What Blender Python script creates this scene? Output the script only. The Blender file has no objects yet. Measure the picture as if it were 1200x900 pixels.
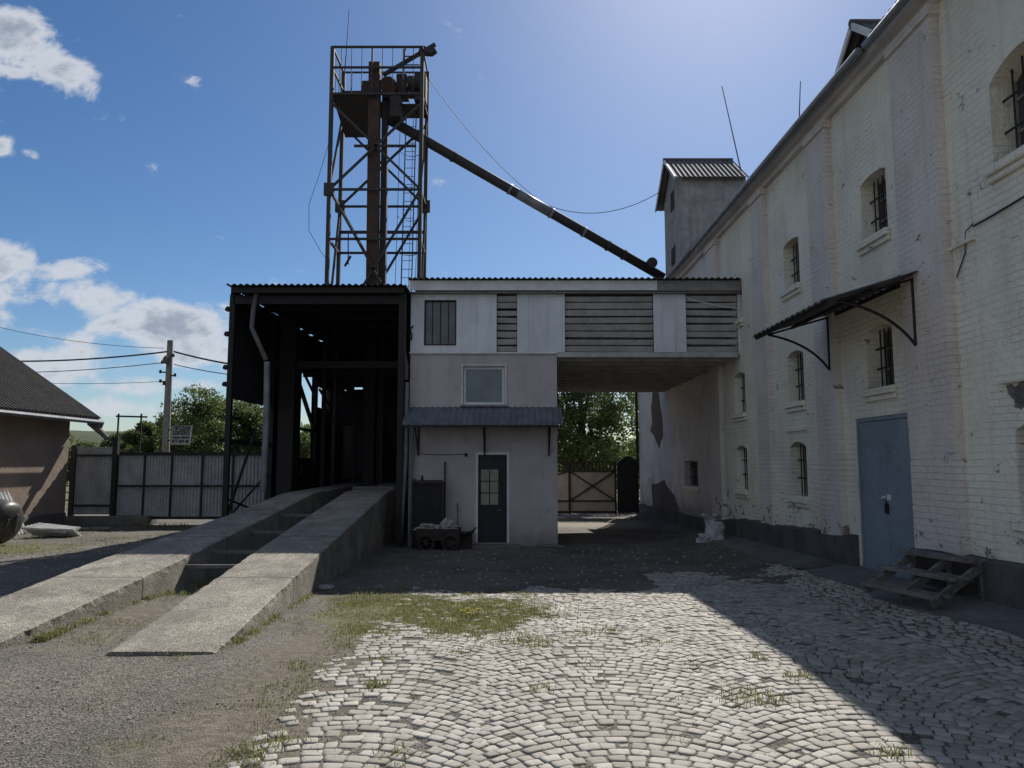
import bpy, math, random
import numpy as np
from mathutils import Vector, Matrix, noise as mnoise
R = math.radians
random.seed(7); rng = np.random.default_rng(7)
scn = bpy.context.scene
COL = scn.collection

# ------------------------------------------------------------------ camera
F = 873.0; PITCH = R(5.9); CAMZ = 1.75
cam_d = bpy.data.cameras.new('camera'); cam = bpy.data.objects.new('camera', cam_d); COL.objects.link(cam)
cam_d.sensor_width = 36; cam_d.lens = 36*F/1200; cam_d.clip_start = 0.05; cam_d.clip_end = 5000
cam.location = (0, 0, CAMZ); cam.rotation_euler = (R(90)+PITCH, 0, 0)
scn.camera = cam

def ray(px, py):
    u = (px-600)/F; v = (450-py)/F
    return u, math.cos(PITCH)-v*math.sin(PITCH), math.sin(PITCH)+v*math.cos(PITCH)
def atY(px, py, Y):
    u, y, z = ray(px, py); t = Y/y
    return Vector((u*t, Y, CAMZ+z*t))
def atX(px, py, X):
    u, y, z = ray(px, py); t = X/u
    return Vector((X, y*t, CAMZ+z*t))
def atZ(px, py, Z):
    u, y, z = ray(px, py); t = (Z-CAMZ)/z
    return Vector((u*t, y*t, Z))

def sstep(a, b, x):
    t = np.clip((np.asarray(x, float)-a)/(b-a), 0, 1); return t*t*(3-2*t)
def gz(x, y):
    """height of the ground"""
    s = -0.25*np.clip((np.asarray(y, float)-7)/10.8, 0, 1) - 0.2*np.clip((np.asarray(y, float)-17.8)/12, 0, 1)
    s = s*(0.4+0.6*sstep(-5.2, -2.5, x))
    s = s + 0.17*sstep(3.7, 5.2, x)*(1-sstep(17, 24, y))
    return s
def G(x, y): return float(gz(x, y))

# ------------------------------------------------------------------ node helpers
KA = .72
class NT:
    def __init__(s, name):
        s.m = bpy.data.materials.new(name); s.m.use_nodes = True
        s.t = s.m.node_tree; s.n = s.t.nodes; s.n.clear()
        s.out = s.n.new('ShaderNodeOutputMaterial'); s.b = s.n.new('ShaderNodeBsdfPrincipled')
        s.l(s.b.outputs[0], s.out.inputs[0])
        s.pos = s.n.new('ShaderNodeNewGeometry').outputs['Position']
        s.b.inputs['Specular IOR Level'].default_value = 0.3
    def l(s, a, b): s.t.links.new(a, b)
    def sock(s, inp, v):
        if hasattr(v, 'links') or isinstance(v, bpy.types.NodeSocket): s.l(v, inp)
        elif isinstance(v, (tuple, list)) and len(inp.default_value) == 4 and len(v) == 3: inp.default_value = (*v, 1)
        else: inp.default_value = v
    def noise(s, scale, detail=4, rough=0.55, vec=None, dist=0.0):
        n = s.n.new('ShaderNodeTexNoise'); n.inputs['Scale'].default_value = scale
        n.inputs['Detail'].default_value = detail; n.inputs['Roughness'].default_value = rough
        n.inputs['Distortion'].default_value = dist
        s.l(vec or s.pos, n.inputs['Vector']); return n.outputs['Fac']
    def vor(s, scale, vec=None, feat='F1', out='Distance'):
        n = s.n.new('ShaderNodeTexVoronoi'); n.feature = feat; n.inputs['Scale'].default_value = scale
        s.l(vec or s.pos, n.inputs['Vector']); return n.outputs[out]
    def ramp(s, fac, a, b, ca=0.0, cb=1.0):
        n = s.n.new('ShaderNodeMapRange'); n.interpolation_type = 'SMOOTHSTEP'
        s.sock(n.inputs['Value'], fac)
        n.inputs['From Min'].default_value = a; n.inputs['From Max'].default_value = b
        n.inputs['To Min'].default_value = ca; n.inputs['To Max'].default_value = cb
        return n.outputs[0]
    def mix(s, fac, a, b, bt='MIX'):
        n = s.n.new('ShaderNodeMix'); n.data_type = 'RGBA'; n.blend_type = bt
        s.sock(n.inputs[0], fac); s.sock(n.inputs[6], a); s.sock(n.inputs[7], b); return n.outputs[2]
    def math(s, op, a, b=0.0, c=None):
        n = s.n.new('ShaderNodeMath'); n.operation = op
        s.sock(n.inputs[0], a); s.sock(n.inputs[1], b)
        if c is not None: s.sock(n.inputs[2], c)
        return n.outputs[0]
    def mapv(s, scale=(1, 1, 1), rot=(0, 0, 0), loc=(0, 0, 0), vec=None):
        n = s.n.new('ShaderNodeMapping'); n.inputs['Scale'].default_value = scale
        n.inputs['Rotation'].default_value = rot; n.inputs['Location'].default_value = loc
        s.l(vec or s.pos, n.inputs['Vector']); return n.outputs[0]
    def sep(s, vec=None):
        n = s.n.new('ShaderNodeSeparateXYZ'); s.l(vec or s.pos, n.inputs[0]); return n.outputs
    def comb(s, x, y, z=0.0):
        n = s.n.new('ShaderNodeCombineXYZ')
        for i, v in enumerate((x, y, z)): s.sock(n.inputs[i], v)
        return n.outputs[0]
    def attr(s, name):
        n = s.n.new('ShaderNodeAttribute'); n.attribute_name = name; return n.outputs['Fac']
    def bump(s, h, strength=0.5, dist=0.02, prev=None):
        n = s.n.new('ShaderNodeBump'); n.inputs['Strength'].default_value = strength
        n.inputs['Distance'].default_value = dist; s.sock(n.inputs['Height'], h)
        if prev: s.l(prev, n.inputs['Normal'])
        return n.outputs[0]
    def done(s, col, rough=0.85, normal=None, metal=0.0, k=None):
        KA = k or .72
        if KA != 1: col = s.mix(1.0, col, (KA, KA, KA), 'MULTIPLY')
        s.sock(s.b.inputs['Base Color'], col); s.sock(s.b.inputs['Roughness'], rough)
        s.b.inputs['Metallic'].default_value = metal
        if normal: s.l(normal, s.b.inputs['Normal'])
        return s.m

def mk(name, c1, c2=None, scale=2.0, rough=0.85, bump=0.3, bscale=40, metal=0.0, dist=0.01, fine=0.15):
    s = NT(name); c2 = c2 or tuple(x*0.6 for x in c1)
    col = s.mix(s.ramp(s.noise(scale, 6, .65), .35, .68), c1, c2)
    f = s.noise(bscale, 4)
    col = s.mix(fine, col, s.mix(s.ramp(f, .3, .7), (0.02, .02, .02), (1, 1, 1)), 'OVERLAY')
    return s.done(col, rough, s.bump(f, bump, dist), metal)

def plaster(name, c1, c2, stain=(.12, .11, .10), zlow=0.0, zh=0.9, kk=1.0):
    s = NT(name); x, y, z = s.sep()
    col = s.mix(s.ramp(s.noise(0.9, 6, .6), .35, .7), c1, c2)
    streak = s.noise(1.0, 4, .6, s.mapv((5, 5, .35)))
    col = s.mix(s.ramp(streak, .5, .85, 0, .45), col, tuple(.55*a for a in c1))
    # damp, dirty foot of the wall
    low = s.math('ADD', z, s.math('MULTIPLY', s.noise(1.6, 5, .6), -1.1))
    col = s.mix(s.ramp(low, zlow-.7+zh, zlow-.75, 0, .75), col, stain)
    sp = s.noise(7, 8, .7)
    col = s.mix(s.ramp(sp, .64, .72, 0, .5), col, tuple(.5*a for a in c2))
    pt = s.noise(1.7, 8, .7, s.mapv((1, 1, 1.2), loc=(5, 3, 1)), .5)
    col = s.mix(s.ramp(pt, .56, .6, 0, .28), col, tuple(1.15*a for a in c1))
    col = s.mix(s.ramp(s.noise(2.4, 8, .72, s.mapv(loc=(9, 2, 7))), .60, .66, 0, .35), col, tuple(.6*a for a in c2))
    ck = s.ramp(s.math('ABSOLUTE', s.math('SUBTRACT', s.noise(.9, 10, .75, None, 1.2), .5)), .0, .004, .6, 0)
    col = s.mix(s.math('MULTIPLY', ck, s.ramp(s.noise(.5, 3, .5, s.mapv(loc=(3, 3, 3))), .5, .6)), col, (.08, .07, .07))
    h = s.math('ADD', s.math('ADD', s.noise(3, 6, .6), s.math('MULTIPLY', s.noise(60, 3), .3)), s.math('MULTIPLY', s.ramp(pt, .56, .6), .25))
    return s.done(col, .92, s.bump(h, .6, .03), k=kk)

def whitewash(name, c1, c2):
    """limewashed brick: courses showing through thick paint, flaking spots"""
    s = NT(name); x, y, z = s.sep()
    v = s.comb(s.math('ADD', y, x), z, 0.0)
    nz = s.noise(2.5, 3)
    vv = s.comb(s.math('ADD', s.math('ADD', y, x), s.math('MULTIPLY', nz, .05)), s.math('ADD', z, s.math('MULTIPLY', nz, .04)), 0.0)
    br = s.n.new('ShaderNodeTexBrick'); s.l(vv, br.inputs['Vector'])
    br.inputs['Scale'].default_value = 1; br.inputs['Brick Width'].default_value = .27; br.inputs['Row Height'].default_value = .085
    br.inputs['Mortar Size'].default_value = .007; br.inputs['Mortar Smooth'].default_value = .9
    br.inputs['Color1'].default_value = (.8, .8, .8, 1); br.inputs['Color2'].default_value = (1, 1, 1, 1); br.inputs['Mortar'].default_value = (.55, .55, .55, 1)
    col = s.mix(s.ramp(s.noise(.8, 6, .65), .35, .68), c1, c2)
    col = s.mix(s.ramp(s.noise(.9, 4), .4, .65, .0, .16), col, s.mix(1.0, col, br.outputs['Color'], 'MULTIPLY'))
    streak = s.noise(1.0, 4, .6, s.mapv((4, 4, .3)))
    col = s.mix(s.ramp(streak, .5, .8, 0, .4), col, tuple(.5*a for a in c1))
    # flaked bits down to dirty brick
    fl = s.noise(3.2, 9, .72, s.mapv((1, 1, 1.7)), .4)
    low = s.ramp(z, 1.5, .2, 0, .10)
    mask = s.ramp(s.math('ADD', fl, low), .63, .675)
    brick = s.mix(br.outputs['Fac'], (.16, .085, .06), (.2, .18, .16))
    col = s.mix(s.math('MULTIPLY', mask, .8), col, brick)
    cr = s.noise(1.3, 9, .8, s.mapv((1, .8, 3.0)), .8)
    crk = s.ramp(s.math('ABSOLUTE', s.math('SUBTRACT', cr, .5)), .0, .006, .35, 0)
    col = s.mix(s.math('MULTIPLY', crk, s.ramp(s.noise(.6, 3), .5, .62)), col, (.1, .09, .08))
    h = s.math('SUBTRACT', s.math('ADD', s.math('MULTIPLY', br.outputs['Fac'], s.ramp(s.noise(1.1, 5, .6), .38, .62, -.6, -.12)), s.math('ADD', s.math('MULTIPLY', s.noise(16, 6, .65), 1.1), s.math('MULTIPLY', s.noise(3, 4), 1.2))), s.math('MULTIPLY', mask, .8))
    return s.done(col, .92, s.bump(h, .75, .028), k=1.0)

def m_concrete(name, c1, c2, agg=140):
    s = NT(name)
    col = s.mix(s.ramp(s.noise(1.6, 6, .65), .35, .68), c1, c2)
    sp = s.vor(agg, out='Color')
    n = s.n.new('ShaderNodeRGBToBW'); s.l(sp, n.inputs[0]); g = n.outputs[0]
    col = s.mix(.55, col, s.mix(s.ramp(g, .2, .8), (.16, .15, .13), (.85, .83, .8)), 'OVERLAY')
    col = s.mix(s.ramp(s.noise(22, 7, .75), .5, .62, 0, .7), col, tuple(.38*a for a in c1))
    col = s.mix(s.ramp(s.noise(4, 6, .7, s.mapv((1, .35, 1))), .46, .66, 0, .75), col, tuple(.6*a for a in c1))
    yy = s.sep()[1]
    fr = s.math('FRACT', s.math('MULTIPLY', s.math('ADD', yy, s.math('MULTIPLY', s.noise(5, 4), .05)), .36))
    jt = s.ramp(s.math('ABSOLUTE', s.math('SUBTRACT', fr, .5)), .002, .009, .8, 0)
    ck = s.ramp(s.math('ABSOLUTE', s.math('SUBTRACT', s.noise(1.1, 10, .75, None, 1.0), .5)), .0, .004, .7, 0)
    jt = s.math('MAXIMUM', jt, s.math('MULTIPLY', ck, s.ramp(s.noise(.6, 3), .48, .55)))
    col = s.mix(jt, col, (.06, .055, .05))
    h = s.math('SUBTRACT', s.math('ADD', s.vor(agg), s.noise(18, 5)), jt)
    return s.done(col, .95, s.bump(h, .7, .012))

M = {}
M['limewash_cream'] = whitewash('limewash_cream', (.80, .755, .63), (.68, .64, .525))
M['limewash_pink'] = whitewash('limewash_pink', (.69, .62, .565), (.59, .525, .475))
M['plaster_pale'] = plaster('plaster_pale', (.62, .585, .57), (.48, .45, .44), zh=1.1)
M['plaster_pink'] = plaster('plaster_pink', (.48, .435, .43), (.40, .36, .355), zlow=-.25, zh=.8)
M['house_plaster'] = plaster('house_plaster', (.37, .29, .23), (.30, .235, .195), zlow=-.1, zh=.6, kk=.8)
M['old_brick'] = mk('old_brick', (.2, .15, .13), (.13, .10, .09), 6, .95, .6, 30)
M['plinth'] = mk('plinth_cement', (.14, .135, .13), (.08, .08, .078), 2, .95, .5, 25)
def m_panel():
    s = NT('white_panel'); x, y, z = s.sep()
    col = s.mix(s.ramp(s.noise(1.1, 6, .65), .35, .7), (.66, .68, .70), (.54, .56, .58))
    fr = s.math('FRACT', s.math('MULTIPLY', x, 2.9)); seam = s.ramp(s.math('ABSOLUTE', s.math('SUBTRACT', fr, .5)), .0, .018, 1, 0)
    col = s.mix(s.math('MULTIPLY', seam, .45), col, (.2, .2, .2))
    col = s.mix(s.ramp(s.noise(1, 5, .65, s.mapv((7, 7, .5))), .5, .75, 0, .4), col, (.33, .32, .3))
    col = s.mix(s.ramp(s.noise(9, 8, .75), .62, .68, 0, .5), col, (.25, .22, .18))
    return s.done(col, .6, s.bump(s.math('SUBTRACT', s.noise(3, 4), seam), .4, .008), k=1.0)
M['white_panel'] = m_panel()
M['white_trim'] = mk('white_trim', (.95, .95, .93), (.75, .74, .72), 3, .6, .1, 40)
M['dark_wood'] = mk('dark_wood', (.075, .055, .045), (.035, .028, .025), 6, .85, .4, 50)
M['grey_board'] = mk('grey_board', (.36, .34, .32), (.26, .245, .23), 4, .85, .4, 45)
M['pale_board'] = mk('pale_board', (.62, .6, .57), (.45, .43, .41), 3, .85, .3, 40)
M['weathered_board'] = mk('weathered_board', (.24, .225, .205), (.12, .11, .10), 7, .9, .5, 60)
M['black_steel'] = mk('black_steel', (.03, .03, .034), (.045, .036, .032), 5, .7, .3, 60, .2)
M['tower_steel'] = mk('tower_steel', (.06, .06, .068), (.085, .07, .06), 3, .7, .3, 60, .2)
M['rust_steel'] = mk('rust_steel', (.12, .068, .045), (.065, .05, .045), 3, .85, .4, 40, .1)
M['galvanised'] = mk('galvanised', (.30, .32, .34), (.20, .21, .23), 3, .5, .15, 40, .3)
M['roof_sheet'] = mk('roof_sheet', (.17, .165, .165), (.11, .1, .1), 2, .75, .3, 30)
M['asbestos_dark'] = mk('asbestos_dark', (.075, .068, .065), (.045, .042, .04), 3, .9, .5, 25)
M['asbestos_white'] = mk('asbestos_white', (.9, .9, .86), (.7, .7, .66), 5, .9, .4, 40)
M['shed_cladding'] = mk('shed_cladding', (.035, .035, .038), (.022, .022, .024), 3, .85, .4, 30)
M['canopy_blue'] = mk('canopy_blue', (.17, .19, .215), (.12, .135, .155), 3, .7, .15, 30, .0)
M['door_blue'] = mk('door_blue', (.29, .35, .40), (.22, .275, .32), 1.3, .6, .2, 30)
M['door_dark'] = mk('door_dark', (.035, .038, .042), None, 3, .6, .2, 40)
M['fence_sheet'] = mk('fence_sheet', (.50, .50, .50), (.36, .36, .37), 2.5, .6, .15, 40, .0)
M['gate_sheet'] = mk('gate_sheet', (.62, .58, .53), (.45, .42, .39), 2, .7, .2, 30)
M['dormer_board'] = mk('dormer_board', (.55, .53, .52), (.38, .36, .36), 3, .85, .35, 40)
M['concrete'] = m_concrete('aggregate_concrete', (.45, .42, .36), (.25, .23, .20), 90)
M['concrete_plain'] = mk('concrete_plain', (.22, .21, .19), (.15, .145, .135), 3, .95, .5, 35)
M['apron'] = mk('apron_cement', (.2, .195, .185), (.14, .135, .13), 2, .9, .4, 30)
M['bark'] = mk('bark', (.11, .09, .07), (.06, .05, .04), 8, .95, .8, 30)
M['pole_wood'] = mk('pole_concrete', (.3, .28, .25), (.2, .19, .17), 5, .9, .4, 30)
M['sack'] = mk('sack_plastic', (.6, .6, .62), (.45, .45, .47), 9, .6, .4, 30)
M['rag'] = mk('rag_cloth', (.5, .48, .45), (.35, .33, .3), 12, .9, .4, 50)
M['black_rubber'] = mk('black_rubber', (.03, .03, .03), (.05, .048, .045), 8, .8, .3, 50)
M['tank_plastic'] = mk('tank_plastic', (.05, .048, .045), (.10, .095, .085), 5, .45, .2, 20)
M['sign_board'] = mk('sign_board', (.42, .42, .40), (.33, .33, .32), 6, .7, .1, 40)
M['sign_paint'] = mk('sign_paint', (.03, .03, .04), None, 6, .7, 0, 40)
M['wire'] = mk('wire_black', (.03, .03, .035), None, 6, .6, 0, 40)
M['hill'] = mk('hill_green', (.07, .085, .035), (.045, .06, .03), .02, .95, .2, .2)
M['flower'] = mk('flower_yellow', (.75, .6, .03), (.6, .45, .02), 20, .7, 0, 40)
M['manhole'] = mk('lid_white', (.55, .55, .52), (.4, .4, .38), 8, .7, .2, 40)
def glass(name, col, rough):
    s = NT(name); s.b.inputs['Specular IOR Level'].default_value = .8
    return s.done(s.mix(s.ramp(s.noise(2.2, 3), .3, .7), col, tuple(.5*a for a in col)), rough, s.bump(s.noise(2, 2), .05, .05))
M['pane_dark'] = glass('pane_dark', (.09, .095, .10), .3)
M['pane_pale'] = glass('pane_pale', (.10, .12, .145), .15)
M['pane_glow_tint'] = glass('pane_glow_tint', (.28, .25, .2), .25)  # glow of light in the door glass put into the pane colour

def leaf_mat(name, c1, c2, trans=.35):
    s = NT(name); a = s.attr('rnd')
    col = s.mix(a, c1, c2); s.done(col, .55)
    tr = s.n.new('ShaderNodeBsdfTranslucent'); s.sock(tr.inputs[0], s.mix(.5, col, (.2, .25, .06)))
    mx = s.n.new('ShaderNodeMixShader'); mx.inputs[0].default_value = trans
    s.l(s.b.outputs[0], mx.inputs[1]); s.l(tr.outputs[0], mx.inputs[2]); s.l(mx.outputs[0], s.out.inputs[0])
    return s.m
M['leaf_dark'] = leaf_mat('leaf_dark', (.04, .07, .025), (.11, .15, .055), .35)
M['leaf_mid'] = leaf_mat('leaf_mid', (.05, .085, .03), (.15, .20, .07), .38)
M['grass'] = leaf_mat('grass_blade', (.12, .13, .05), (.34, .29, .15), .4)
M['grass_dry'] = leaf_mat('grass_dry', (.25, .2, .10), (.13, .12, .05), .25)

def m_cobble():
    s = NT('cobble_stone'); a = s.attr('rnd')
    col = s.mix(a, (.32, .30, .265), (.54, .515, .465))
    col = s.mix(s.ramp(s.noise(9, 5, .65), .4, .72, 0, .4), col, (.36, .31, .26))
    col = s.mix(s.ramp(s.noise(1.1, 5, .65), .46, .68, 0, .5), col, (.27, .24, .195))
    col = s.mix(s.ramp(s.noise(4.5, 5, .7), .55, .7, 0, .4), col, (.22, .2, .155))
    col = s.mix(s.ramp(s.noise(90, 4, .7), .55, .75, 0, .5), col, (.2, .19, .17))
    h = s.math('ADD', s.noise(35, 5, .6), s.math('MULTIPLY', s.noise(160, 3), .4))
    return s.done(col, .8, s.bump(h, .6, .008))
M['cobble'] = m_cobble()
def m_ground():
    s = NT('yard_ground')
    gr, dirt, out = s.attr('grass'), s.attr('dirt'), s.attr('pale')
    sp = s.vor(75, out='Color'); n = s.n.new('ShaderNodeRGBToBW'); s.l(sp, n.inputs[0]); g = n.outputs[0]
    base = s.mix(s.ramp(s.noise(.7, 6, .65), .35, .7), (.185, .172, .152), (.105, .098, .088))
    base = s.mix(s.ramp(s.noise(.45, 7, .7, s.mapv((1.6, .6, 1))), .5, .68, 0, .35), base, (.23, .205, .17))
    base = s.mix(.8, base, s.mix(s.ramp(g, .15, .85), (.14, .13, .12), (.88, .86, .84)), 'OVERLAY')
    base = s.mix(s.ramp(s.noise(14, 6, .7), .5, .68, 0, .55), base, (.085, .075, .06))
    dn = s.math('ADD', dirt, s.math('MULTIPLY', s.math('SUBTRACT', s.noise(2.2, 6, .65), .5), 1.3))
    dcol = s.mix(s.ramp(s.noise(11, 6, .7), .35, .65), (.23, .20, .155), (.13, .11, .085))
    base = s.mix(s.ramp(dn, .35, .75), base, dcol)
    gn = s.math('ADD', gr, s.math('MULTIPLY', s.math('SUBTRACT', s.noise(3.5, 7, .7), .5), 1.5))
    gcol = s.mix(s.ramp(s.noise(16, 5, .7), .35, .65), (.11, .115, .045), (.22, .19, .10))
    base = s.mix(s.ramp(gn, .45, .8, 0, .85), base, gcol)
    pn = s.math('ADD', out, s.math('MULTIPLY', s.math('SUBTRACT', s.noise(2.8, 6, .65), .5), .6))
    base = s.mix(s.ramp(pn, .35, .7, 0, .8), base, s.mix(s.ramp(s.noise(8, 6, .7), .35, .65), (.42, .385, .32), (.26, .235, .19)))
    h = s.math('ADD', s.math('MULTIPLY', s.vor(75), .6), s.noise(20, 6, .6))
    return s.done(base, .95, s.bump(h, .8, .02))
M['ground'] = m_ground()

# ------------------------------------------------------------------ mesh helpers
WORLD = {}
class MB:
    def __init__(s): s.v = []; s.f = []
    def add(s, vs, fs):
        o = len(s.v); s.v += [tuple(map(float, p)) for p in vs]; s.f += [tuple(i+o for i in f) for f in fs]; return s
    def box(s, x0, x1, y0, y1, z0, z1):
        return s.add([(x0,y0,z0),(x1,y0,z0),(x1,y1,z0),(x0,y1,z0),(x0,y0,z1),(x1,y0,z1),(x1,y1,z1),(x0,y1,z1)],
            [(0,3,2,1),(4,5,6,7),(0,1,5,4),(1,2,6,5),(2,3,7,6),(3,0,4,7)])
    def beam(s, a, b, w, h=None, up=(0,0,1)):
        a = Vector(a); b = Vector(b); h = h or w; d = (b-a).normalized(); up = Vector(up)
        if abs(d.dot(up)) > .98: up = Vector((0,1,0))
        r = d.cross(up).normalized()*(w/2); u = r.cross(d).normalized()*(h/2)
        vs = [a-r-u, a+r-u, a+r+u, a-r+u, b-r-u, b+r-u, b+r+u, b-r+u]
        return s.add(vs, [(0,3,2,1),(4,5,6,7),(0,1,5,4),(1,2,6,5),(2,3,7,6),(3,0,4,7)])
    def tube(s, pts, r, n=8, r1=None, cap=True):
        pts = [Vector(p) for p in pts]; m = len(pts); o = len(s.v); ref = Vector((0,0,1))
        prev = None
        for i, p in enumerate(pts):
            d = (pts[min(i+1, m-1)]-pts[max(i-1, 0)]).normalized()
            if prev is None:
                a = d.cross(ref if abs(d.dot(ref)) < .95 else Vector((1,0,0))).normalized()
            else: a = (prev-d*prev.dot(d)).normalized()
            prev = a; b = d.cross(a); rr = r if r1 is None else r+(r1-r)*i/(m-1)
            for k in range(n):
                t = 2*math.pi*k/n; s.v.append(tuple(p+a*math.cos(t)*rr+b*math.sin(t)*rr))
        for i in range(m-1):
            for k in range(n):
                s.f.append((o+i*n+k, o+i*n+(k+1)%n, o+(i+1)*n+(k+1)%n, o+(i+1)*n+k))
        if cap: s.f.append(tuple(o+k for k in range(n))[::-1]); s.f.append(tuple(o+(m-1)*n+k for k in range(n)))
        return s
    def prism(s, poly, d):
        """polygon (list of 3d points) extruded by vector d"""
        n = len(poly); P = [Vector(p) for p in poly]; d = Vector(d)
        s.add(P+[p+d for p in P], [tuple(range(n)), tuple(range(2*n-1, n-1, -1))]+[(i, i+n, (i+1)%n+n, (i+1)%n) for i in range(n)])
        return s
    def corr(s, o, du, dv, waves, amp, per=6, nv=2, thick=.006, jag=0.0):
        """corrugated sheet: ridges run along dv, waves counted along du"""
        o = Vector(o); du = Vector(du); dv = Vector(dv); nrm = du.cross(dv).normalized(); n = int(waves*per)
        top, bot = [], []
        for j in range(nv):
            for i in range(n+1):
                e = random.uniform(-jag, jag) if j in (0, nv-1) and i % per == 0 else 0
                p = o+du*(i/n)+dv*(j/(nv-1)) + nrm*(amp*math.sin(2*math.pi*i/per)) + dv.normalized()*e
                top.append(p+nrm*thick/2); bot.append(p-nrm*thick/2)
        N = len(top); fs = []; w = n+1
        for j in range(nv-1):
            for i in range(n):
                a = j*w+i; fs.append((a, a+1, a+w+1, a+w)); fs.append((N+a, N+a+w, N+a+w+1, N+a+1))
        for i in range(n):
            fs.append((i, N+i, N+i+1, i+1)); a = (nv-1)*w+i; fs.append((a, a+1, N+a+1, N+a))
        return s.add(top+bot, fs)
    def build(s, name, mat, parent=None, smooth=False, bevel=0, rot=None, origin=None):
        V = np.array(s.v) if not isinstance(s.v, np.ndarray) else s.v
        if origin is None:
            lo, hi = V.min(0), V.max(0); origin = Vector(((lo[0]+hi[0])/2, (lo[1]+hi[1])/2, lo[2]))
        origin = Vector(origin)
        me = bpy.data.meshes.new(name); me.from_pydata((V-np.array(origin)).tolist(), [], s.f); me.update()
        if smooth: me.polygons.foreach_set('use_smooth', [True]*len(me.polygons))
        me.materials.append(M[mat] if isinstance(mat, str) else mat)
        o = bpy.data.objects.new(name, me); COL.objects.link(o)
        WORLD[o.name] = origin
        if parent is not None: o.parent = parent; o.location = origin-WORLD[parent.name]
        else: o.location = origin
        if bevel:
            b = o.modifiers.new('bevel', 'BEVEL'); b.width = bevel; b.segments = 2; b.limit_method = 'ANGLE'
        return o
def thing(name, label, cat, loc=(0,0,0), group=None):
    o = bpy.data.objects.new(name, None); COL.objects.link(o); o.location = loc; WORLD[o.name] = Vector(loc)
    o.empty_display_size = .3
    o['label'] = label; o['category'] = cat
    if group: o['group'] = group
    return o
def tag(o, label=None, cat=None, group=None, kind=None):
    for k, v in (('label', label), ('category', cat), ('group', group), ('kind', kind)):
        if v: o[k] = v
    return o
def catenary(a, b, sag, n=14):
    a = Vector(a); b = Vector(b)
    return [a.lerp(b, i/n)-Vector((0,0,sag*4*(i/n)*(1-i/n))) for i in range(n+1)]

def wall_holes(mb, P, u0, u1, z0, z1, holes, depth, arch=None):
    """vertical wall with openings. P(u,z,d)->point, d = depth into the wall; holes (u0,u1,z0,z1,rise)"""
    us = sorted({u0, u1, *[h[0] for h in holes], *[h[1] for h in holes]})
    zs = sorted({z0, z1, *[h[2] for h in holes], *[h[3] for h in holes]})
    for i in range(len(us)-1):
        for j in range(len(zs)-1):
            cu = (us[i]+us[i+1])/2; cz = (zs[j]+zs[j+1])/2
            if any(h[0] < cu < h[1] and h[2] < cz < h[3] for h in holes): continue
            a, b, c, d = us[i], us[i+1], zs[j], zs[j+1]
            mb.add([P(a,c,0), P(b,c,0), P(b,d,0), P(a,d,0)], [(0,1,2,3)])
    for h in holes:
        a, b, c, d = h[:4]; rise = h[4] if len(h) > 4 else 0
        for (p, q) in (((a,c),(b,c)), ((a,c),(a,d)), ((b,c),(b,d)), ((a,d),(b,d))):
            mb.add([P(*p,0), P(*q,0), P(*q,depth), P(*p,depth)], [(0,1,2,3)])
        if rise:
            n = 8; arc = [(a+(b-a)*i/n, d-rise+rise*(1-(2*i/n-1)**2)) for i in range(n+1)]
            for i in range(n):
                (p0, q0), (p1, q1) = arc[i], arc[i+1]
                mb.add([P(p0,q0,0), P(p1,q1,0), P(p1,d,0), P(p0,d,0)], [(0,1,2,3)])
                mb.add([P(p0,q0,0), P(p1,q1,0), P(p1,q1,depth), P(p0,q0,depth)], [(0,1,2,3)])

# ------------------------------------------------------------------ GROUND
XM = 5.5      # mill wall plane
YB = 17.8     # front of the little house and gallery
def nonuni(a, b, step, far, grow=1.35):
    c = list(np.arange(a, b+1e-6, step)); lo = []; hi = []
    s = step; p = a
    while p > -far: s *= grow; p -= s; lo.append(p)
    s = step; p = b
    while p < far: s *= grow; p += s; hi.append(p)
    return np.array(lo[::-1]+c+hi)
# left boundary of the cobbles (world x as a function of y)
bl = [atZ(px, py, 0) for px, py in ((245,960),(285,890),(330,830),(372,800),(392,770),(430,745),(450,722),(470,702),(480,690))]
BLy = [p.y for p in bl][::1]; BLx = [p.x for p in bl]
def xb(y): return np.interp(y, BLy+[18], BLx+[-1.6])
def blobmask(x, y, cx, cy, rx, ry): return np.exp(-(((x-cx)/rx)**2+((y-cy)/ry)**2))
gp = atZ(570, 722, 0)
def grass_amt(x, y):
    g = 1.15*blobmask(x, y, gp.x, gp.y+.3, .75, 1.5)
    g = g+ .8*blobmask(x, y, -1.6, 9.3, .9, 1.2)
    g = g+ .35*blobmask(x-xb(y), y*0, -.4, 0, .5, 1)*(y < 11)
    g = g+ 1.2*blobmask(x, y, -11.6, 15.6, 2.6, 1.2) + .5*blobmask(x, y, -9, 18.5, 3, 2)
    g = g+ .45*blobmask(x, y, -4.3, 8.6, .35, 1.8)
    g = g+ .8*(y > 31)*(1-blobmask(x, y, 3, 31, 4, 4))
    return g
def dirt_amt(x, y):
    d = .95*np.exp(-((x-xb(y)+.15)/.75)**2)*(y < 12)
    d = d+ .9*blobmask(x, y, -4.25, 8.3, .5, 1.7)
    return d
def pale_amt(x, y):
    p = .8*blobmask(x, y, 3, 26, 3.5, 3.5)*(x > 1)+ .55*blobmask(x, y, -10.5, 13.0, 4, 1.8)+.5*blobmask(x, y, -8, 17.5, 3, 2)
    p = p + .7*(y < 1.5)*(y > -60)*(np.abs(x) < 40)  # unseen ground behind the camera made pale to bounce light onto the walls
    return p
xs = nonuni(-15, 6.5, .2, 1500); ys = nonuni(1.0, 34, .2, 1500)
X, Y = np.meshgrid(xs, ys); Z = gz(X, Y)
bump = np.zeros_like(Z)
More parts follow.
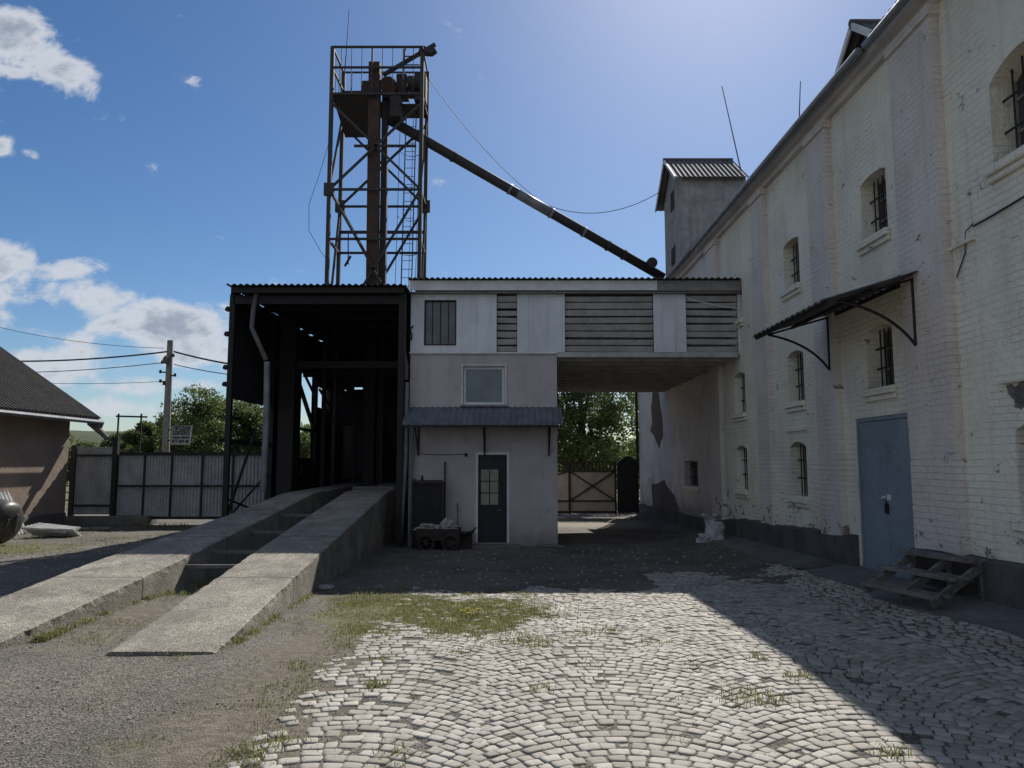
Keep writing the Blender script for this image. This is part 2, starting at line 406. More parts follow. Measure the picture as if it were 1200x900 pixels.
for i in range(X.shape[0]):
    if ys[i] > 40 or ys[i] < -5: continue
    for j in range(X.shape[1]):
        if abs(xs[j]) < 25:
            bump[i, j] = .035*mnoise.noise(Vector((X[i,j]*.7, Y[i,j]*.7, 0)))+.012*mnoise.noise(Vector((X[i,j]*3, Y[i,j]*3, 5)))
cobarea = ((X > xb(Y)-.1) & (Y < 18.5) & (X < 5.0))
Z = Z - .55*sstep(10.2, 11.6, Y)*(X > -4.85)*(X < -3.75)*(Y < 27)
Z = Z + bump*np.where(cobarea, .1, 1) - .004*cobarea
gm = MB(); gm.v = np.stack([X.ravel(), Y.ravel(), Z.ravel()], 1)
nx = len(xs); idx = np.arange(X.size).reshape(X.shape)
gm.f = np.stack([idx[:-1,:-1].ravel(), idx[:-1,1:].ravel(), idx[1:,1:].ravel(), idx[1:,:-1].ravel()], 1).tolist()
g = gm.build('ground', 'ground', smooth=True, origin=(0,0,0)); g['kind'] = 'structure'
for nm, arr in (('grass', grass_amt(X, Y)), ('dirt', dirt_amt(X, Y)), ('pale', pale_amt(X, Y))):
    at = g.data.attributes.new(nm, 'FLOAT', 'POINT'); at.data.foreach_set('value', arr.ravel().astype(np.float32))

# cobbles laid in segmental bows
def cobbles():
    V = []; Fc = []; rnd = []
    W = 1.7; A = .42; pitch = .101; cx0 = .65
    def yo(x): return A*(1-(x/(W/2))**2)
    for k in range(-3, 4):
        cx = cx0+k*W
        for j in range(int((1.6-A-.3)/pitch), int(18.2/pitch)):
            yb_ = j*pitch + .04*mnoise.noise(Vector((k*3.1, j*.2, 0)))
            x = -W/2 - random.uniform(0, .06)
            while x < W/2-.03:
                w = random.uniform(.085, .132); x1 = x+w*math.cos(math.atan(2*A*x/(W/2)**2))
                xm = (x+x1)/2; wx = cx+xm; wy = yb_+yo(xm)
                if wx > 4.75 + .15*math.sin(wy*1.3): break
                lim = float(xb(wy))+.28*mnoise.noise(Vector((wx*1.5, wy*1.5, 3)))
                ok = wx > lim
                ga = float(grass_amt(wx, wy))+.5*mnoise.noise(Vector((wx*2.2, wy*2.2, 9)))
                if ok and wx < lim+1.2 and random.random() < .35*(1-(wx-lim)/1.2): ok = False
                if ok and ga > .62 and random.random() < .75: ok = False
                if ok and mnoise.noise(Vector((wx*.9, wy*.9, 21)))+.4*mnoise.noise(Vector((wx*3, wy*3, 22))) > (.8-max(0, wy-9.9)*.9 if wx < 2.2 else .9-max(0, wy-10.8)*.5): ok = False  # missing stones, with more left out inside the building shadows to darken them
                if ok:
                    gap = random.uniform(.0025, .006)
                    cs = []
                    for (xx, up) in ((x+gap, 0), (x1-gap, 0), (x1-gap, 1), (x+gap, 1)):
                        sl = -2*A*xx/(W/2)**2; c = 1/math.sqrt(1+sl*sl); hgt = (pitch-gap*2)*c if up else 0
                        cs.append([cx+xx-sl*c*hgt+random.uniform(-.008,.008), yb_+yo(xx)+c*hgt+gap+random.uniform(-.008,.008)])
                    cs = np.array(cs); ce = cs.mean(0)
                    zb = G(*ce); ht = .003+random.uniform(-.004, .004)+(-.008 if random.random() < .09 else 0)
                    tx, ty = random.uniform(-.04,.04), random.uniform(-.04,.04)
                    o = len(V)
                    # rounded outline: each corner cut
                    ring = []
                    for q in range(4):
                        p = cs[q]; a = cs[q-1]; b = cs[(q+1) % 4]
                        e = random.uniform(.07, .16); ring.append(p+(a-p)*e); ring.append(p+(b-p)*e)
                    for (sc, dz) in ((1.0, -.03), (.99, -.004), (.94, .0), (.5, .0015)):
                        for p in ring:
                            q = ce+(p-ce)*sc; V.append((q[0], q[1], zb+ht+dz+(q[0]-ce[0])*tx+(q[1]-ce[1])*ty))
                    for r in range(3):
                        for q in range(8):
                            Fc.append((o+r*8+q, o+r*8+(q+1)%8, o+r*8+8+(q+1)%8, o+r*8+8+q))
                    Fc.append(tuple(o+24+q for q in range(8)))
                    rnd += [min(1, max(0, random.gauss(.5, .34)))]*32
                x = x1
    mb = MB(); mb.v = np.array(V); mb.f = Fc
    o = mb.build('cobbled_paving', 'cobble', smooth=True, origin=(0,0,0)); o['kind'] = 'structure'
    at = o.data.attributes.new('rnd', 'FLOAT', 'POINT'); at.data.foreach_set('value', np.array(rnd, dtype=np.float32))
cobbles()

# grass blades
def blades(name, mat, pts, hmin, hmax, lab):
    V = []; Fc = []; rnd = []
    for (x, y, s) in pts:
        h = random.uniform(hmin, hmax)*s; a = random.uniform(0, 6.28); w = random.uniform(.0014, .003)*(.6+s)
        lx, ly = math.cos(a)*h*random.uniform(.2, .9), math.sin(a)*h*random.uniform(.2, .9)
        z = G(x, y)-.01; px_, py_ = -math.sin(a)*w, math.cos(a)*w; o = len(V)
        V += [(x-px_, y-py_, z), (x+px_, y+py_, z), (x+lx*.4+px_*.8, y+ly*.4+py_*.8, z+h*.65), (x+lx*.4-px_*.8, y+ly*.4-py_*.8, z+h*.65), (x+lx, y+ly, z+h)]
        Fc += [(o, o+1, o+2, o+3), (o+3, o+2, o+4)]; r = random.random(); rnd += [r]*5
    mb = MB(); mb.v = np.array(V); mb.f = Fc
    o = mb.build(name, mat, origin=(0,0,0)); tag(o, lab, 'grass', kind='stuff')
    at = o.data.attributes.new('rnd', 'FLOAT', 'POINT'); at.data.foreach_set('value', np.array(rnd, dtype=np.float32))
pts = []; dry = []
for (n, x0, x1, y0, y1) in ((150000, -3.2, 1.6, 3.0, 12), (50000, -14, -6, 12.5, 21), (9000, -5, -3.5, 6.6, 10.5)):
    for _ in range(n):
        x, y = random.uniform(x0, x1), random.uniform(y0, y1)
        ga = float(grass_amt(x, y))+.8*mnoise.noise(Vector((x*2.2, y*2.2, 9)))
        if random.random() < (ga-.28)*1.3: pts.append((x, y, 1.0))
        elif random.random() < (float(dirt_amt(x, y))-.3)*.35: dry.append((x, y, .8))
def tuft(cx, cy, r, n, s):
    for _ in range(n): pts.append((random.gauss(cx, r), random.gauss(cy, r), s))
for (px, py, r, n) in ((440,802,.06,90),(540,712,.2,260),(880,815,.12,120),(905,822,.08,70),(858,822,.07,50),(940,793,.07,60),(886,771,.05,40),
                       (1045,884,.05,50),(310,722,.1,320),(430,700,.2,200),(620,705,.3,300),(285,885,.1,160),(330,868,.07,70)):
    p = atZ(px, py, 0); tuft(p.x, p.y, r, n, 1.3)
for i in range(26):   # weeds in the angle between ramps and ground
    y = random.uniform(7.2, 10.5); tuft(-4.66, y, .04, 40, random.uniform(.8, 2.2))
    y = random.uniform(7.2, 10.5); tuft(-2.66-.03*(y-7), y, .04, 26, random.uniform(.6, 1.6))
    y = random.uniform(7.5, 14); tuft(-5.95, y, .06, 26, random.uniform(.8, 1.7))
for i in range(20):
    tuft(random.uniform(-11.5, -7), 21.6+random.uniform(-.5, .2), .12, 50, random.uniform(1.5, 3.5))
for i in range(22):
    tuft(random.uniform(-4.6, -3.8), random.uniform(9.8, 11.3), .1, 30, random.uniform(1, 3))
for i in range(110):  # joints of the paving
    x, y = random.uniform(-1.5, 3.2), random.uniform(3.2, 11)
    if x > xb(y): tuft(x, y, .04, 14, .7)
blades('grass', 'grass', pts, .018, .058, 'short green grass and weeds growing out of the cobbles and dirt')
blades('dry_grass', 'grass_dry', dry, .01, .035, 'short straw coloured dry grass between the ramps and along the paving')

# gravel
def gravel():
    V = []; Fc = []
    def stone(x, y, s):
        z = G(x, y); o = len(V); n = 5
        a0 = random.random()*6
        for k in range(n):
            r = s*random.uniform(.7, 1.2); V.append((x+r*math.cos(a0+k*1.2566), y+r*math.sin(a0+k*1.2566), z-.004))
        for k in range(n):
            r = s*random.uniform(.5, .9); V.append((x+r*math.cos(a0+k*1.2566), y+r*math.sin(a0+k*1.2566), z+s*random.uniform(.25, .6)))
        for k in range(n): Fc.append((o+k, o+(k+1)%n, o+n+(k+1)%n, o+n+k))
        Fc.append(tuple(o+n+k for k in range(n)))
    c = 0
    while c < 5200:
        x = random.uniform(-6, 1.0); y = 3+9*random.random()**1.6
        if x > xb(y)+.1 and random.random() > .04: continue
        stone(x, y, random.choice([.004, .005, .006, .008, .012]) ); c += 1
    for _ in range(1200):
        x = random.uniform(-13, -6); y = random.uniform(11, 20); stone(x, y, random.uniform(.012, .03))
    for _ in range(250):
        x = random.uniform(-2, 5); y = random.uniform(11, 17.5); stone(x, y, random.uniform(.012, .03))
    mb = MB(); mb.v = np.array(V); mb.f = Fc
    o = mb.build('gravel', mk('gravel_stone', (.46, .43, .38), (.26, .245, .22), 14, .9, .4, 60), origin=(0,0,0))
    tag(o, 'loose grey gravel stones scattered over the yard', 'gravel', kind='stuff')
gravel()
# flowers
for i, (px, py) in enumerate(((541,721),(547,718),(553,721),(560,719),(549,724))):
    p = atZ(px, py, 0); f = thing('dandelion', ['leftmost yellow dandelion of the clump on the grass patch', 'second yellow dandelion from the left of the clump on the grass patch', 'middle yellow dandelion of the clump on the grass patch', 'rightmost yellow dandelion of the clump on the grass patch', 'nearest yellow dandelion of the clump on the grass patch'][i], 'flower', (p.x, p.y, G(p.x, p.y)), 'dandelions on the grass patch')
    z = G(p.x, p.y)
    MB().tube([(p.x, p.y, z), (p.x+.01, p.y, z+.05), (p.x+.01, p.y-.01, z+.09)], .003, 5).build('stem', 'grass', f)
    m = MB()
    for k in range(14):
        a = k*2.4; r = .012+.028*(k/14)
        m.beam((p.x+.01, p.y-.01, z+.088), (p.x+.01+r*math.cos(a), p.y-.01+r*math.sin(a), z+.10-.008*(k/14)), .014, .004)
    m.build('flower_head', 'flower', f)
# lid
p = atZ(381, 687, G(-2.5, 10))
mm = MB(); mm.tube([(p.x, p.y, G(p.x,p.y)), (p.x, p.y, G(p.x,p.y)+.03)], .13, 18); mm.tube([(p.x, p.y, G(p.x,p.y)+.03), (p.x, p.y, G(p.x,p.y)+.04)], .10, 18)
tag(mm.build('bucket_lid', 'manhole', bevel=.004), 'round white plastic lid lying on the ground beside the right ramp', 'lid')

# ------------------------------------------------------------------ MILL
Y0M, Y1M = -8.0, 32.3
ZE = 7.9
mill = thing('mill_building', 'long limewashed brick mill with pilasters, barred windows and blue door along the right side', 'mill', (XM+4, 12, 0))
PX = lambda u, z, d: (XM+d, u, z)
# window openings: (y0,y1,z0,z1,rise)
lower = [(7.2,8.15,1.12,2.2,.12), (13.98,14.8,1.08,2.12,.1), (17.5,18.35,1.08,2.12,.1), (4.0,4.9,1.12,2.2,.12)]
midw = [(10.65,11.45,2.85,3.78,.07), (13.95,14.75,2.9,3.88,.08), (17.5,18.3,2.9,3.88,.08)]
upper = [(7.15,8.2,5.1,6.25,.2), (10.6,11.4,5.15,6.12,.06), (13.95,14.75,5.15,6.1,.06), (17.5,18.3,5.15,6.1,.06), (4.0,4.9,5.1,6.25,.2)]
small = [(22.2,23.9,1.0,1.75,0)]
doorh = (10.25, 11.95, .05, 2.42, 0)
w1 = MB(); near = [h for h in lower+midw+upper if h[0] < 19]
wall_holes(w1, PX, Y0M, 19.85, -.6, ZE, near+[doorh], .36)
w1.build('wall', 'limewash_cream', mill)
w2 = MB(); wall_holes(w2, PX, 19.85, Y1M, -.8, ZE, small, .36)
w2.build('wall', 'plaster_pale', mill)
w3 = MB(); w3.box(XM+.37, XM+9.5, Y1M-.3, Y1M-.002, -.8, ZE); w3.box(XM+9.2, XM+9.5, Y0M, Y1M-.31, -.8, ZE); w3.box(XM+.3, XM+9.19, Y0M, Y0M+.3, -.8, ZE)
w3.prism([(XM+.02, Y1M-.25, ZE), (XM+9.5, Y1M-.25, ZE), (XM+4.75, Y1M-.25, ZE+3.1)], (0, .24, 0))
w3.build('end_wall', 'plaster_pale', mill)
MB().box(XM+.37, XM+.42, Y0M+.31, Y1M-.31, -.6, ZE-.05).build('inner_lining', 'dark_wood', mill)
# pilasters
for i, (a, b) in enumerate(((9.08,10.12),(12.35,13.15),(15.6,16.32),(19.3,20.25),(5.5,6.4),(23.6,24.3),(27.4,28.1))):
    if i >= 5: continue
    m = MB(); m.box(XM-.12, XM-.002, a, b, .05 if i else .1, ZE-.42); m.box(XM-.16, XM-.002, a-.04, b+.04, ZE-.42, ZE-.28)
    m.build('pilaster', 'limewash_pink', mill)
# cornice, eave, gutter
m = MB(); m.box(XM-.1, XM-.002, Y0M, Y1M, ZE-.28, ZE-.14); m.box(XM-.2, XM-.002, Y0M, Y1M, ZE-.14, ZE-.0)
m.build('cornice', 'plaster_pale', mill)
m = MB()
y = Y0M+.2
rf = MB()
pit = math.tan(R(33)); ex = XM-.32; rx = XM+4.75
nr = 60
rf.corr((ex, Y0M-.2, ZE-.02), (0, Y1M-Y0M+.4, 0), (rx-ex, 0, (rx-ex)*pit), 230, .028, 6, 2, .012, .012)
rf.corr((XM+9.8, Y0M-.2, ZE-.02), (0, Y1M-Y0M+.4, 0), (rx-XM-9.8, 0, (rx-ex)*pit), 120, .028, 4, 2, .012)
rfo = rf.build('roof', 'asbestos_dark', mill)
m = MB()
for k in range(4):   # broken gutter runs
    a = [Y0M, 4, 10.5, 21][k]; b = [3.9, 10.3, 20.8, Y1M][k]
    m.tube([(ex-.03, a, ZE-.09), (ex-.03, b, ZE-.13)], .06, 8)
m.build('gutter', 'galvanised', rfo)
# plinth following the yard
m = MB(); yy = np.array(sorted(list(np.linspace(Y0M, 10.2, 50))+list(np.linspace(10.205, 11.995, 8))+list(np.linspace(12.0, Y1M, 60))))
for a, b in zip(yy[:-1], yy[1:]):
    ta = float(np.interp(a, [0, 9, 12, 17, 22, 33], [.66, .62, .54, .40, .08, -.1]))+.05*mnoise.noise(Vector((a*1.2, 0, 0)))
    tb = float(np.interp(b, [0, 9, 12, 17, 22, 33], [.66, .62, .54, .40, .08, -.1]))+.05*mnoise.noise(Vector((b*1.2, 0, 0)))
    if 10.2 < (a+b)/2 < 12.0: ta = tb = .06
    m.add([(XM-.15, a, -.8), (XM-.14, a, ta), (XM+.0, a, ta+.03), (XM+.0, a, -.8)], [(0,1,2,3)])
    m.add([(XM-.15, a, -.8), (XM-.15, b, -.8), (XM-.14, b, tb), (XM-.14, a, ta), (XM+.0, b, tb+.03), (XM+.0, a, ta+.03)], [(0,1,2,3), (3,2,4,5)])
m.build('plinth', 'plinth', mill)
# string course and loose cable
m = MB(); m.box(XM-.05, XM-.002, 8.6, 10.12, 4.36, 4.40); m.box(XM-.03, XM-.002, 8.6, 9.05, 4.4, 4.5)
m.box(XM-.05, XM-.002, 10.13, 12.34, 4.36, 4.42)
m.build('string_course', 'limewash_cream', mill)
m = MB(); m.tube([(XM-.03, y_, 4.55+.03*math.sin(y_*2)) for y_ in np.linspace(3, 8.6, 20)], .012, 6)
m.tube([(XM-.03, 8.6, 4.55), (XM-.03, 8.75, 4.5), (XM-.02, 8.8, 4.25), (XM-.02, 9.0, 4.0)], .008, 6)
m.build('cable', 'wire', mill)

def mill_window(h, rows, cols, bars=True):
    y0, y1, z0, z1 = h[:4]; w = y1-y0
    fr = MB(); d = XM+.27; t = .05
    fr.box(d, d+.06, y0, y0+t, z0, z1); fr.box(d, d+.06, y1-t, y1, z0, z1); fr.box(d, d+.06, y0+t, y1-t, z0, z0+t); fr.box(d, d+.06, y0+t, y1-t, z1-t, z1)
    fr.box(d+.003, d+.055, (y0+y1)/2-.03, (y0+y1)/2+.03, z0+t, z1-t)
    for r in range(1, rows):
        z = z0+(z1-z0)*r/rows; fr.box(d+.006, d+.05, y0+t, (y0+y1)/2-.03, z-.015, z+.015); fr.box(d+.006, d+.05, (y0+y1)/2+.03, y1-t, z-.015, z+.015)
    f = fr.build('window', 'grey_board', mill)
    MB().box(d+.03, d+.036, y0+t, y1-t, z0+t, z1-t).build('pane', 'pane_dark', f)
    if bars:
        b = MB()
        for k in range(1, cols):
            y = y0+w*k/cols; b.tube([(XM+.16, y, z0), (XM+.16, y, z1-.03)], .011, 6)
        for zz in (.33, .66): b.box(XM+.145, XM+.155, y0, y1, z0+(z1-z0)*zz-.014, z0+(z1-z0)*zz+.014)
        b.build('bars', 'black_steel', f)
    s = MB(); s.box(XM-.09, XM-.002, y0-.07, y1+.07, z0-.12, z0-.015); s.box(XM-.05, XM-.002, y0-.07, y1+.07, z0-.2, z0-.125)
    s.build('sill', 'limewash_cream', f, bevel=.012)
for h in lower+midw+upper: mill_window(h, 3, 6)
mill_window(small[0], 2, 9)
for h in (lower[1],):   # raised brow over the lower window
    m = MB(); m.box(XM-.05, XM-.002, h[0]-.1, h[1]+.1, h[3]+.2, h[3]+.27); m.build('brow', 'limewash_cream', mill, bevel=.01)
m = MB(); m.box(XM-.07, XM-.002, 6.9, 8.3, 2.6, 2.66); m.build('brow', 'limewash_cream', mill, bevel=.01)
# double door
d = MB(); dy0, dy1, dz0, dz1 = doorh[:4]; mid = (dy0+dy1)/2
fr = MB(); fr.box(XM+.02, XM+.09, dy0, dy0+.06, dz0, dz1); fr.box(XM+.02, XM+.09, dy1-.06, dy1, dz0, dz1); fr.box(XM+.02, XM+.09, dy0+.06, dy1-.06, dz1-.06, dz1)
door = fr.build('door', 'door_blue', mill)
for a, b in ((dy0+.065, mid-.006), (mid+.006, dy1-.065)):
    lf = MB(); lf.box(XM+.04, XM+.08, a, b, dz0+.02, dz1-.065)
    lf.build('door_leaf', 'door_blue', door, bevel=.006)
h = MB(); h.box(XM+.015, XM+.038, mid-.10, mid-.03, 1.18, 1.26); h.tube([(XM+.02, mid+.05, 1.22), (XM+.02, mid+.12, 1.2)], .02, 8)
h.build('latch', 'white_trim', door)
h = MB(); h.box(XM+.0, XM+.035, mid-.035, mid+.03, .98, 1.12); h.tube([(XM+.015, mid-.02, 1.12), (XM+.015, mid, 1.17), (XM+.015, mid+.02, 1.12)], .008, 6)
h.build('padlock', 'black_steel', door)
MB().box(XM-.45, XM+.2, dy0-.05, dy1+.1, -.1, .075).build('doorstep', 'apron', mill, bevel=.02)
# awning over the door
aw = MB(); zA = 4.28; xo = 4.1; zo = 3.86
aw.corr((XM-.02, 9.65, zA), (0, 2.95, 0), (xo-XM+.02, 0, zo-zA), 14, .018, 6, 2, .006, .01)
awo = aw.build('awning', 'roof_sheet', mill)
m = MB(); m.beam((xo+.08, 9.7, zo-.02), (xo+.08, 12.6, zo-.02), .05); m.beam((XM-.05, 9.7, zA-.07), (XM-.05, 12.6, zA-.07), .05); m.beam((4.8, 9.7, 4.02), (4.8, 12.6, 4.02), .04)
m.build('awning_frame', 'black_steel', awo)
for y in (9.8, 12.5):
    m = MB(); a = Vector((xo+.25, y, zo+.02)); b = Vector((XM-.13, y, 3.28)); c = Vector((XM-.45, y, 3.75))
    m.tube([a*(1-t)**2+c*2*t*(1-t)+b*t*t for t in np.linspace(0, 1, 12)], .02, 6)
    m.tube([b, (b.x, y, zA-.1)], .02, 6); m.tube([a, (XM-.05, y, zA-.08)], .018, 6)
    m.build('bracket', 'black_steel', awo)
# peeled plaster on the far wall
def patch(pxs, mat='old_brick'):
    P = [atX(px, py, XM-.008) for px, py in pxs]; out = []
    for i, p in enumerate(P):
        q = P[(i+1) % len(P)]
        for t in np.linspace(0, 1, 6)[:-1]:
            r = p.lerp(q, t); out.append((r.x, r.y+random.uniform(-.05, .05), r.z+random.uniform(-.03, .03)))
    MB().prism(out, (.007, 0, 0)).build('peeled_patch', mat, mill)
patch([(765,459),(771,457),(776,490),(777,510),(772,525),(767,512),(762,505),(764,495),(763,478)])
patch([(765,607),(764,568),(771,566),(779,562),(781,570),(790,580),(795,596),(796,608)])
patch([(757,575),(759,560),(765,560),(764,600),(757,600)], 'plaster_pink')
patch([(1178,455),(1200,447),(1212,452),(1208,480),(1190,478)], 'weathered_board')
patch([(1104,622),(1112,600),(1120,610),(1124,640),(1108,640)], 'old_brick')
# dormers
def dormer(y0, y1, x0, x1, ze, zr, name='dormer', lid=True):
    ym = (y0+y1)/2
    w = MB(); w.box(x0, x1, y0, y1, ZE+.06, ze); w.prism([(x0, y0, ze), (x0, y1, ze), (x0, ym, zr)], (x1-x0, 0, 0))
    b = w.build(name, 'dormer_board', mill)
    r = MB(); ov = .25; sl = (zr-ze)/(ym-y0)
    r.corr((x0-.28, y0-ov, ze-ov*sl+.03), (x1-x0+.3, 0, 0), (0, ym-y0+ov, zr-ze+ov*sl), int((x1-x0+.3)/.15), .02, 6, 2, .012)
    r.corr((x0-.28, y1+ov, ze-ov*sl+.03), (x1-x0+.3, 0, 0), (0, -(ym-y0+ov), zr-ze+ov*sl), int((x1-x0+.3)/.15), .02, 6, 2, .012)
    r.tube([(x0-.3, ym, zr+.05), (x1+.02, ym, zr+.05)], .06, 8)
    r.build('dormer_roof', 'roof_sheet', b)
    bd = MB(); bd.beam((x0-.28, y0-ov, ze-ov*sl), (x0-.28, ym, zr), .03, .1); bd.beam((x0-.28, y1+ov, ze-ov*sl), (x0-.28, ym, zr), .03, .1)
    bd.build('verge_board', 'white_trim', b)
    k = MB(); n = int((x1-x0)/.22)
    for i in range(n+1): k.box(x0+i*.22-.012, x0+i*.22+.012, y0-.018, y0-.001, ZE+.06, ze)
    n = int((y1-y0)/.22)
    for i in range(1, n): k.box(x0-.018, x0-.001, y0+i*.22-.012, y0+i*.22+.012, ZE+.06, ze+ (zr-ze)*(1-abs(y0+i*.22-ym)/(ym-y0)) -.02)
    k.build('batten', 'dormer_board', b)
    if not lid: return
    h = MB(); h.box(x0-.03, x0-.019, ym-.3, ym+.3, ZE+.5, ZE+1.1); h.box(x0-.03, x0-.019, ym-.25, ym+.25, ze-.7, ze-.05)
    h.build('hatch', 'dark_wood', b)
dormer(23.4, 26.2, XM+.02, XM+2.1, 11.0, 12.05)
dormer(10.6, 11.7, XM+.15, XM+1.2, 8.15, 8.6, lid=False)
m = MB(); a = atY(868, 190, 23.5); b = atY(846, 101, 23.5); m.tube([a+Vector((0,0,-.3)), b], .02, 6, .012); m.build('antenna', 'black_steel', mill)
m = MB(); a = atX(934, 150, XM+.35); b = atX(938, 95, XM+.35); m.tube([(XM+.35, a.y, ZE+.1), (XM+.35, b.y, b.z)], .015, 6, .008); m.build('antenna', 'black_steel', mill)
# corner drainpipe far end
m = MB(); m.tube([(XM-.12, Y1M-.1, ZE-.1), (XM-.1, Y1M-.1, 1.3)], .06, 8); m.build('downpipe', 'black_steel', mill)
# apron of smooth cement along the mill
m = MB(); yy = np.linspace(7, 27, 80)
for a, b in zip(yy[:-1], yy[1:]):
    ea = 4.62+.25*mnoise.noise(Vector((a*.6, 2, 0))); eb = 4.62+.25*mnoise.noise(Vector((b*.6, 2, 0)))
    za, zb = G(ea, a)+.02, G(eb, b)+.02
    m.add([(ea, a, za-.08), (eb, b, zb-.08), (eb, b, zb), (ea, a, za), (XM-.10, b, G(5.3, b)+.05), (XM-.10, a, G(5.3, a)+.05)], [(0,1,2,3), (3,2,4,5)])
o = m.build('pavement', 'apron'); o['kind'] = 'structure'

# wooden steps (rotated)
st = thing('wooden_steps', 'weathered wooden steps of open planks standing beside the blue door', 'steps', (5.02, 9.05, G(5, 9)+.02))
def local(mb, name, mat, parent, bevel=0, smooth=False):
    o = mb.build(name, mat, None, smooth, bevel, origin=(0,0,0)); o.parent = parent; o.location = (0,0,0); return o
for k, (yy0, zz, w) in enumerate(((-.62, .14, .56), (-.3, .32, .56), (.02, .5, .52))):
    m = MB(); m.box(-w, w, yy0, yy0+.09, zz-.045, zz); m.box(-w, w, yy0+.19, yy0+.27, zz-.042, zz-.003)
    local(m, 'tread', 'weathered_board', st, .006)
m = MB()
for x in (-.5, 0.02, .47):
    m.beam((x, -.55, .04), (x, .27, .46), .045, .09)
    m.box(x-.03, x+.03, .2, .26, 0, .44)
local(m, 'stringer', 'weathered_board', st)
m = MB(); m.box(-.52, .52, .23, .255, .1, .46); local(m, 'back_board', 'dark_wood', st)
st.rotation_euler = (0, 0, R(-72))

# ------------------------------------------------------------------ CONTROL HOUSE
zf = 4.36; XA, XC = -2.45, 1.08; YE = 26.8
house = thing('plastered_annex', 'narrow pinkish plastered annex with metal canopy, dark door and white upper storey', 'building', (-.7, 22, -.3))
PY = lambda u, z, d: (u, YB+d, z)
win = atY(543, 474, YB); win2 = atY(591, 430, YB)
dr0 = atY(557, 630, YB); dr1 = atY(597, 530, YB)
w = MB(); wall_holes(w, PY, XA, XC, -.5, zf-.02, [(win.x, win2.x, win.z, win2.z), (dr0.x, dr1.x, -.16, dr1.z)], .2)
w.box(XA, XA+.25, YB+.21, YE, -.5, zf-.02); w.box(XC-.2, XC, YB+.003, YE, -.6, zf-.02); w.box(XA+.26, XC-.21, YE-.2, YE-.003, -.6, zf-.02)
w.box(XA+.26, XC-.21, YB+.5, YB+.52, -.5, zf-.1)
w.build('wall', 'plaster_pink', house)
# window
f = MB(); t = .055
f.box(win.x, win.x+t, YB+.05, YB+.11, win.z, win2.z); f.box(win2.x-t, win2.x, YB+.05, YB+.11, win.z, win2.z)
f.box(win.x+t, win2.x-t, YB+.05, YB+.11, win.z, win.z+t); f.box(win.x+t, win2.x-t, YB+.05, YB+.11, win2.z-t, win2.z)
wf = f.build('window', 'white_trim', house, bevel=.006)
MB().box(win.x+t, win2.x-t, YB+.075, YB+.08, win.z+t, win2.z-t).build('pane', 'pane_pale', wf)
MB().box(win.x-.08, win2.x+.08, YB-.09, YB-.003, win.z-.05, win.z-.012).build('sill', 'galvanised', wf)
m = MB(); m.box(win.x-.06, win.x-.01, YB-.025, YB-.003, win.z-.01, win2.z+.02); m.box(win2.x+.01, win2.x+.06, YB-.025, YB-.003, win.z-.01, win2.z+.02); m.box(win.x-.06, win2.x+.06, YB-.025, YB-.003, win2.z+.021, win2.z+.07)
m.build('surround', 'plaster_pale', wf)
# door
zt = dr1.z; f = MB()
f.box(dr0.x, dr0.x+.06, YB-.015, YB+.1, -.16, zt); f.box(dr1.x-.06, dr1.x, YB-.015, YB+.1, -.16, zt); f.box(dr0.x+.06, dr1.x-.06, YB-.015, YB+.1, zt-.06, zt)
df = f.build('door', 'white_trim', house, bevel=.005)
l0, l1 = dr0.x+.065, dr1.x-.065
ga, gb, gc, gd = l0+.06, l0+.47, .72, 1.55
m = MB(); m.box(l0, ga, YB+.03, YB+.07, -.15, zt-.065); m.box(gb, l1, YB+.03, YB+.07, -.15, zt-.065); m.box(ga, gb, YB+.03, YB+.07, -.15, gc); m.box(ga, gb, YB+.03, YB+.07, gd, zt-.065)
lf = m.build('door_leaf', 'door_dark', df)
MB().box(ga, gb, YB+.05, YB+.055, gc, gd).build('pane', 'pane_glow_tint', lf)
m = MB(); xm_ = (ga+gb)/2
m.box(xm_-.012, xm_+.012, YB+.035, YB+.049, gc, gd)
for q in (1, 2): z = gc+(gd-gc)*q/3; m.box(ga, xm_-.013, YB+.035, YB+.049, z-.01, z+.01); m.box(xm_+.013, gb, YB+.035, YB+.049, z-.01, z+.01)
m.build('glazing_bars', 'door_dark', lf)
m = MB(); m.tube([(gb+.07, YB+.03, .6), (gb+.07, YB-.02, .6), (gb-.01, YB-.02, .6)], .01, 6); m.build('handle', 'galvanised', lf)
MB().box(dr0.x-.2, dr1.x+.25, YB-.45, YB-.003, -.35, -.19).build('doorstep', 'concrete_plain', house, bevel=.02)
# canopy
zc1 = atY(560, 477, YB).z; cz0 = atY(560, 498, YB-.8).z
c0 = atY(471, 498, YB-.8).x; c1 = atY(660, 498, YB-.8).x
m = MB(); m.corr((c0, YB-.8, cz0), (c1-c0, 0, 0), (0, .79, zc1-cz0), 26, .014, 6, 2, .006)
can = m.build('canopy', 'canopy_blue', house)
m = MB(); m.beam((c0+.02, YB-.78, cz0-.03), (c1-.02, YB-.78, cz0-.03), .04, .05); m.beam((c0+.02, YB-.03, zc1-.05), (c1-.02, YB-.03, zc1-.05), .04, .05)
m.box(c0-.006, c0+.0, YB-.8, YB-.0, cz0-.05, cz0-.045)
m.build('canopy_frame', 'black_steel', can)
for px in (491, 568, 643):
    x = (px-600)/F*YB; m = MB()
    m.beam((x, YB-.74, cz0-.04), (x, YB-.03, cz0-.62), .035, .045); m.beam((x, YB-.03, zc1-.08), (x, YB-.03, cz0-.7), .035, .04); m.beam((x, YB-.76, cz0-.03), (x, YB-.03, zc1-.06), .03, .03)
    m.build('bracket', 'dark_wood', can)
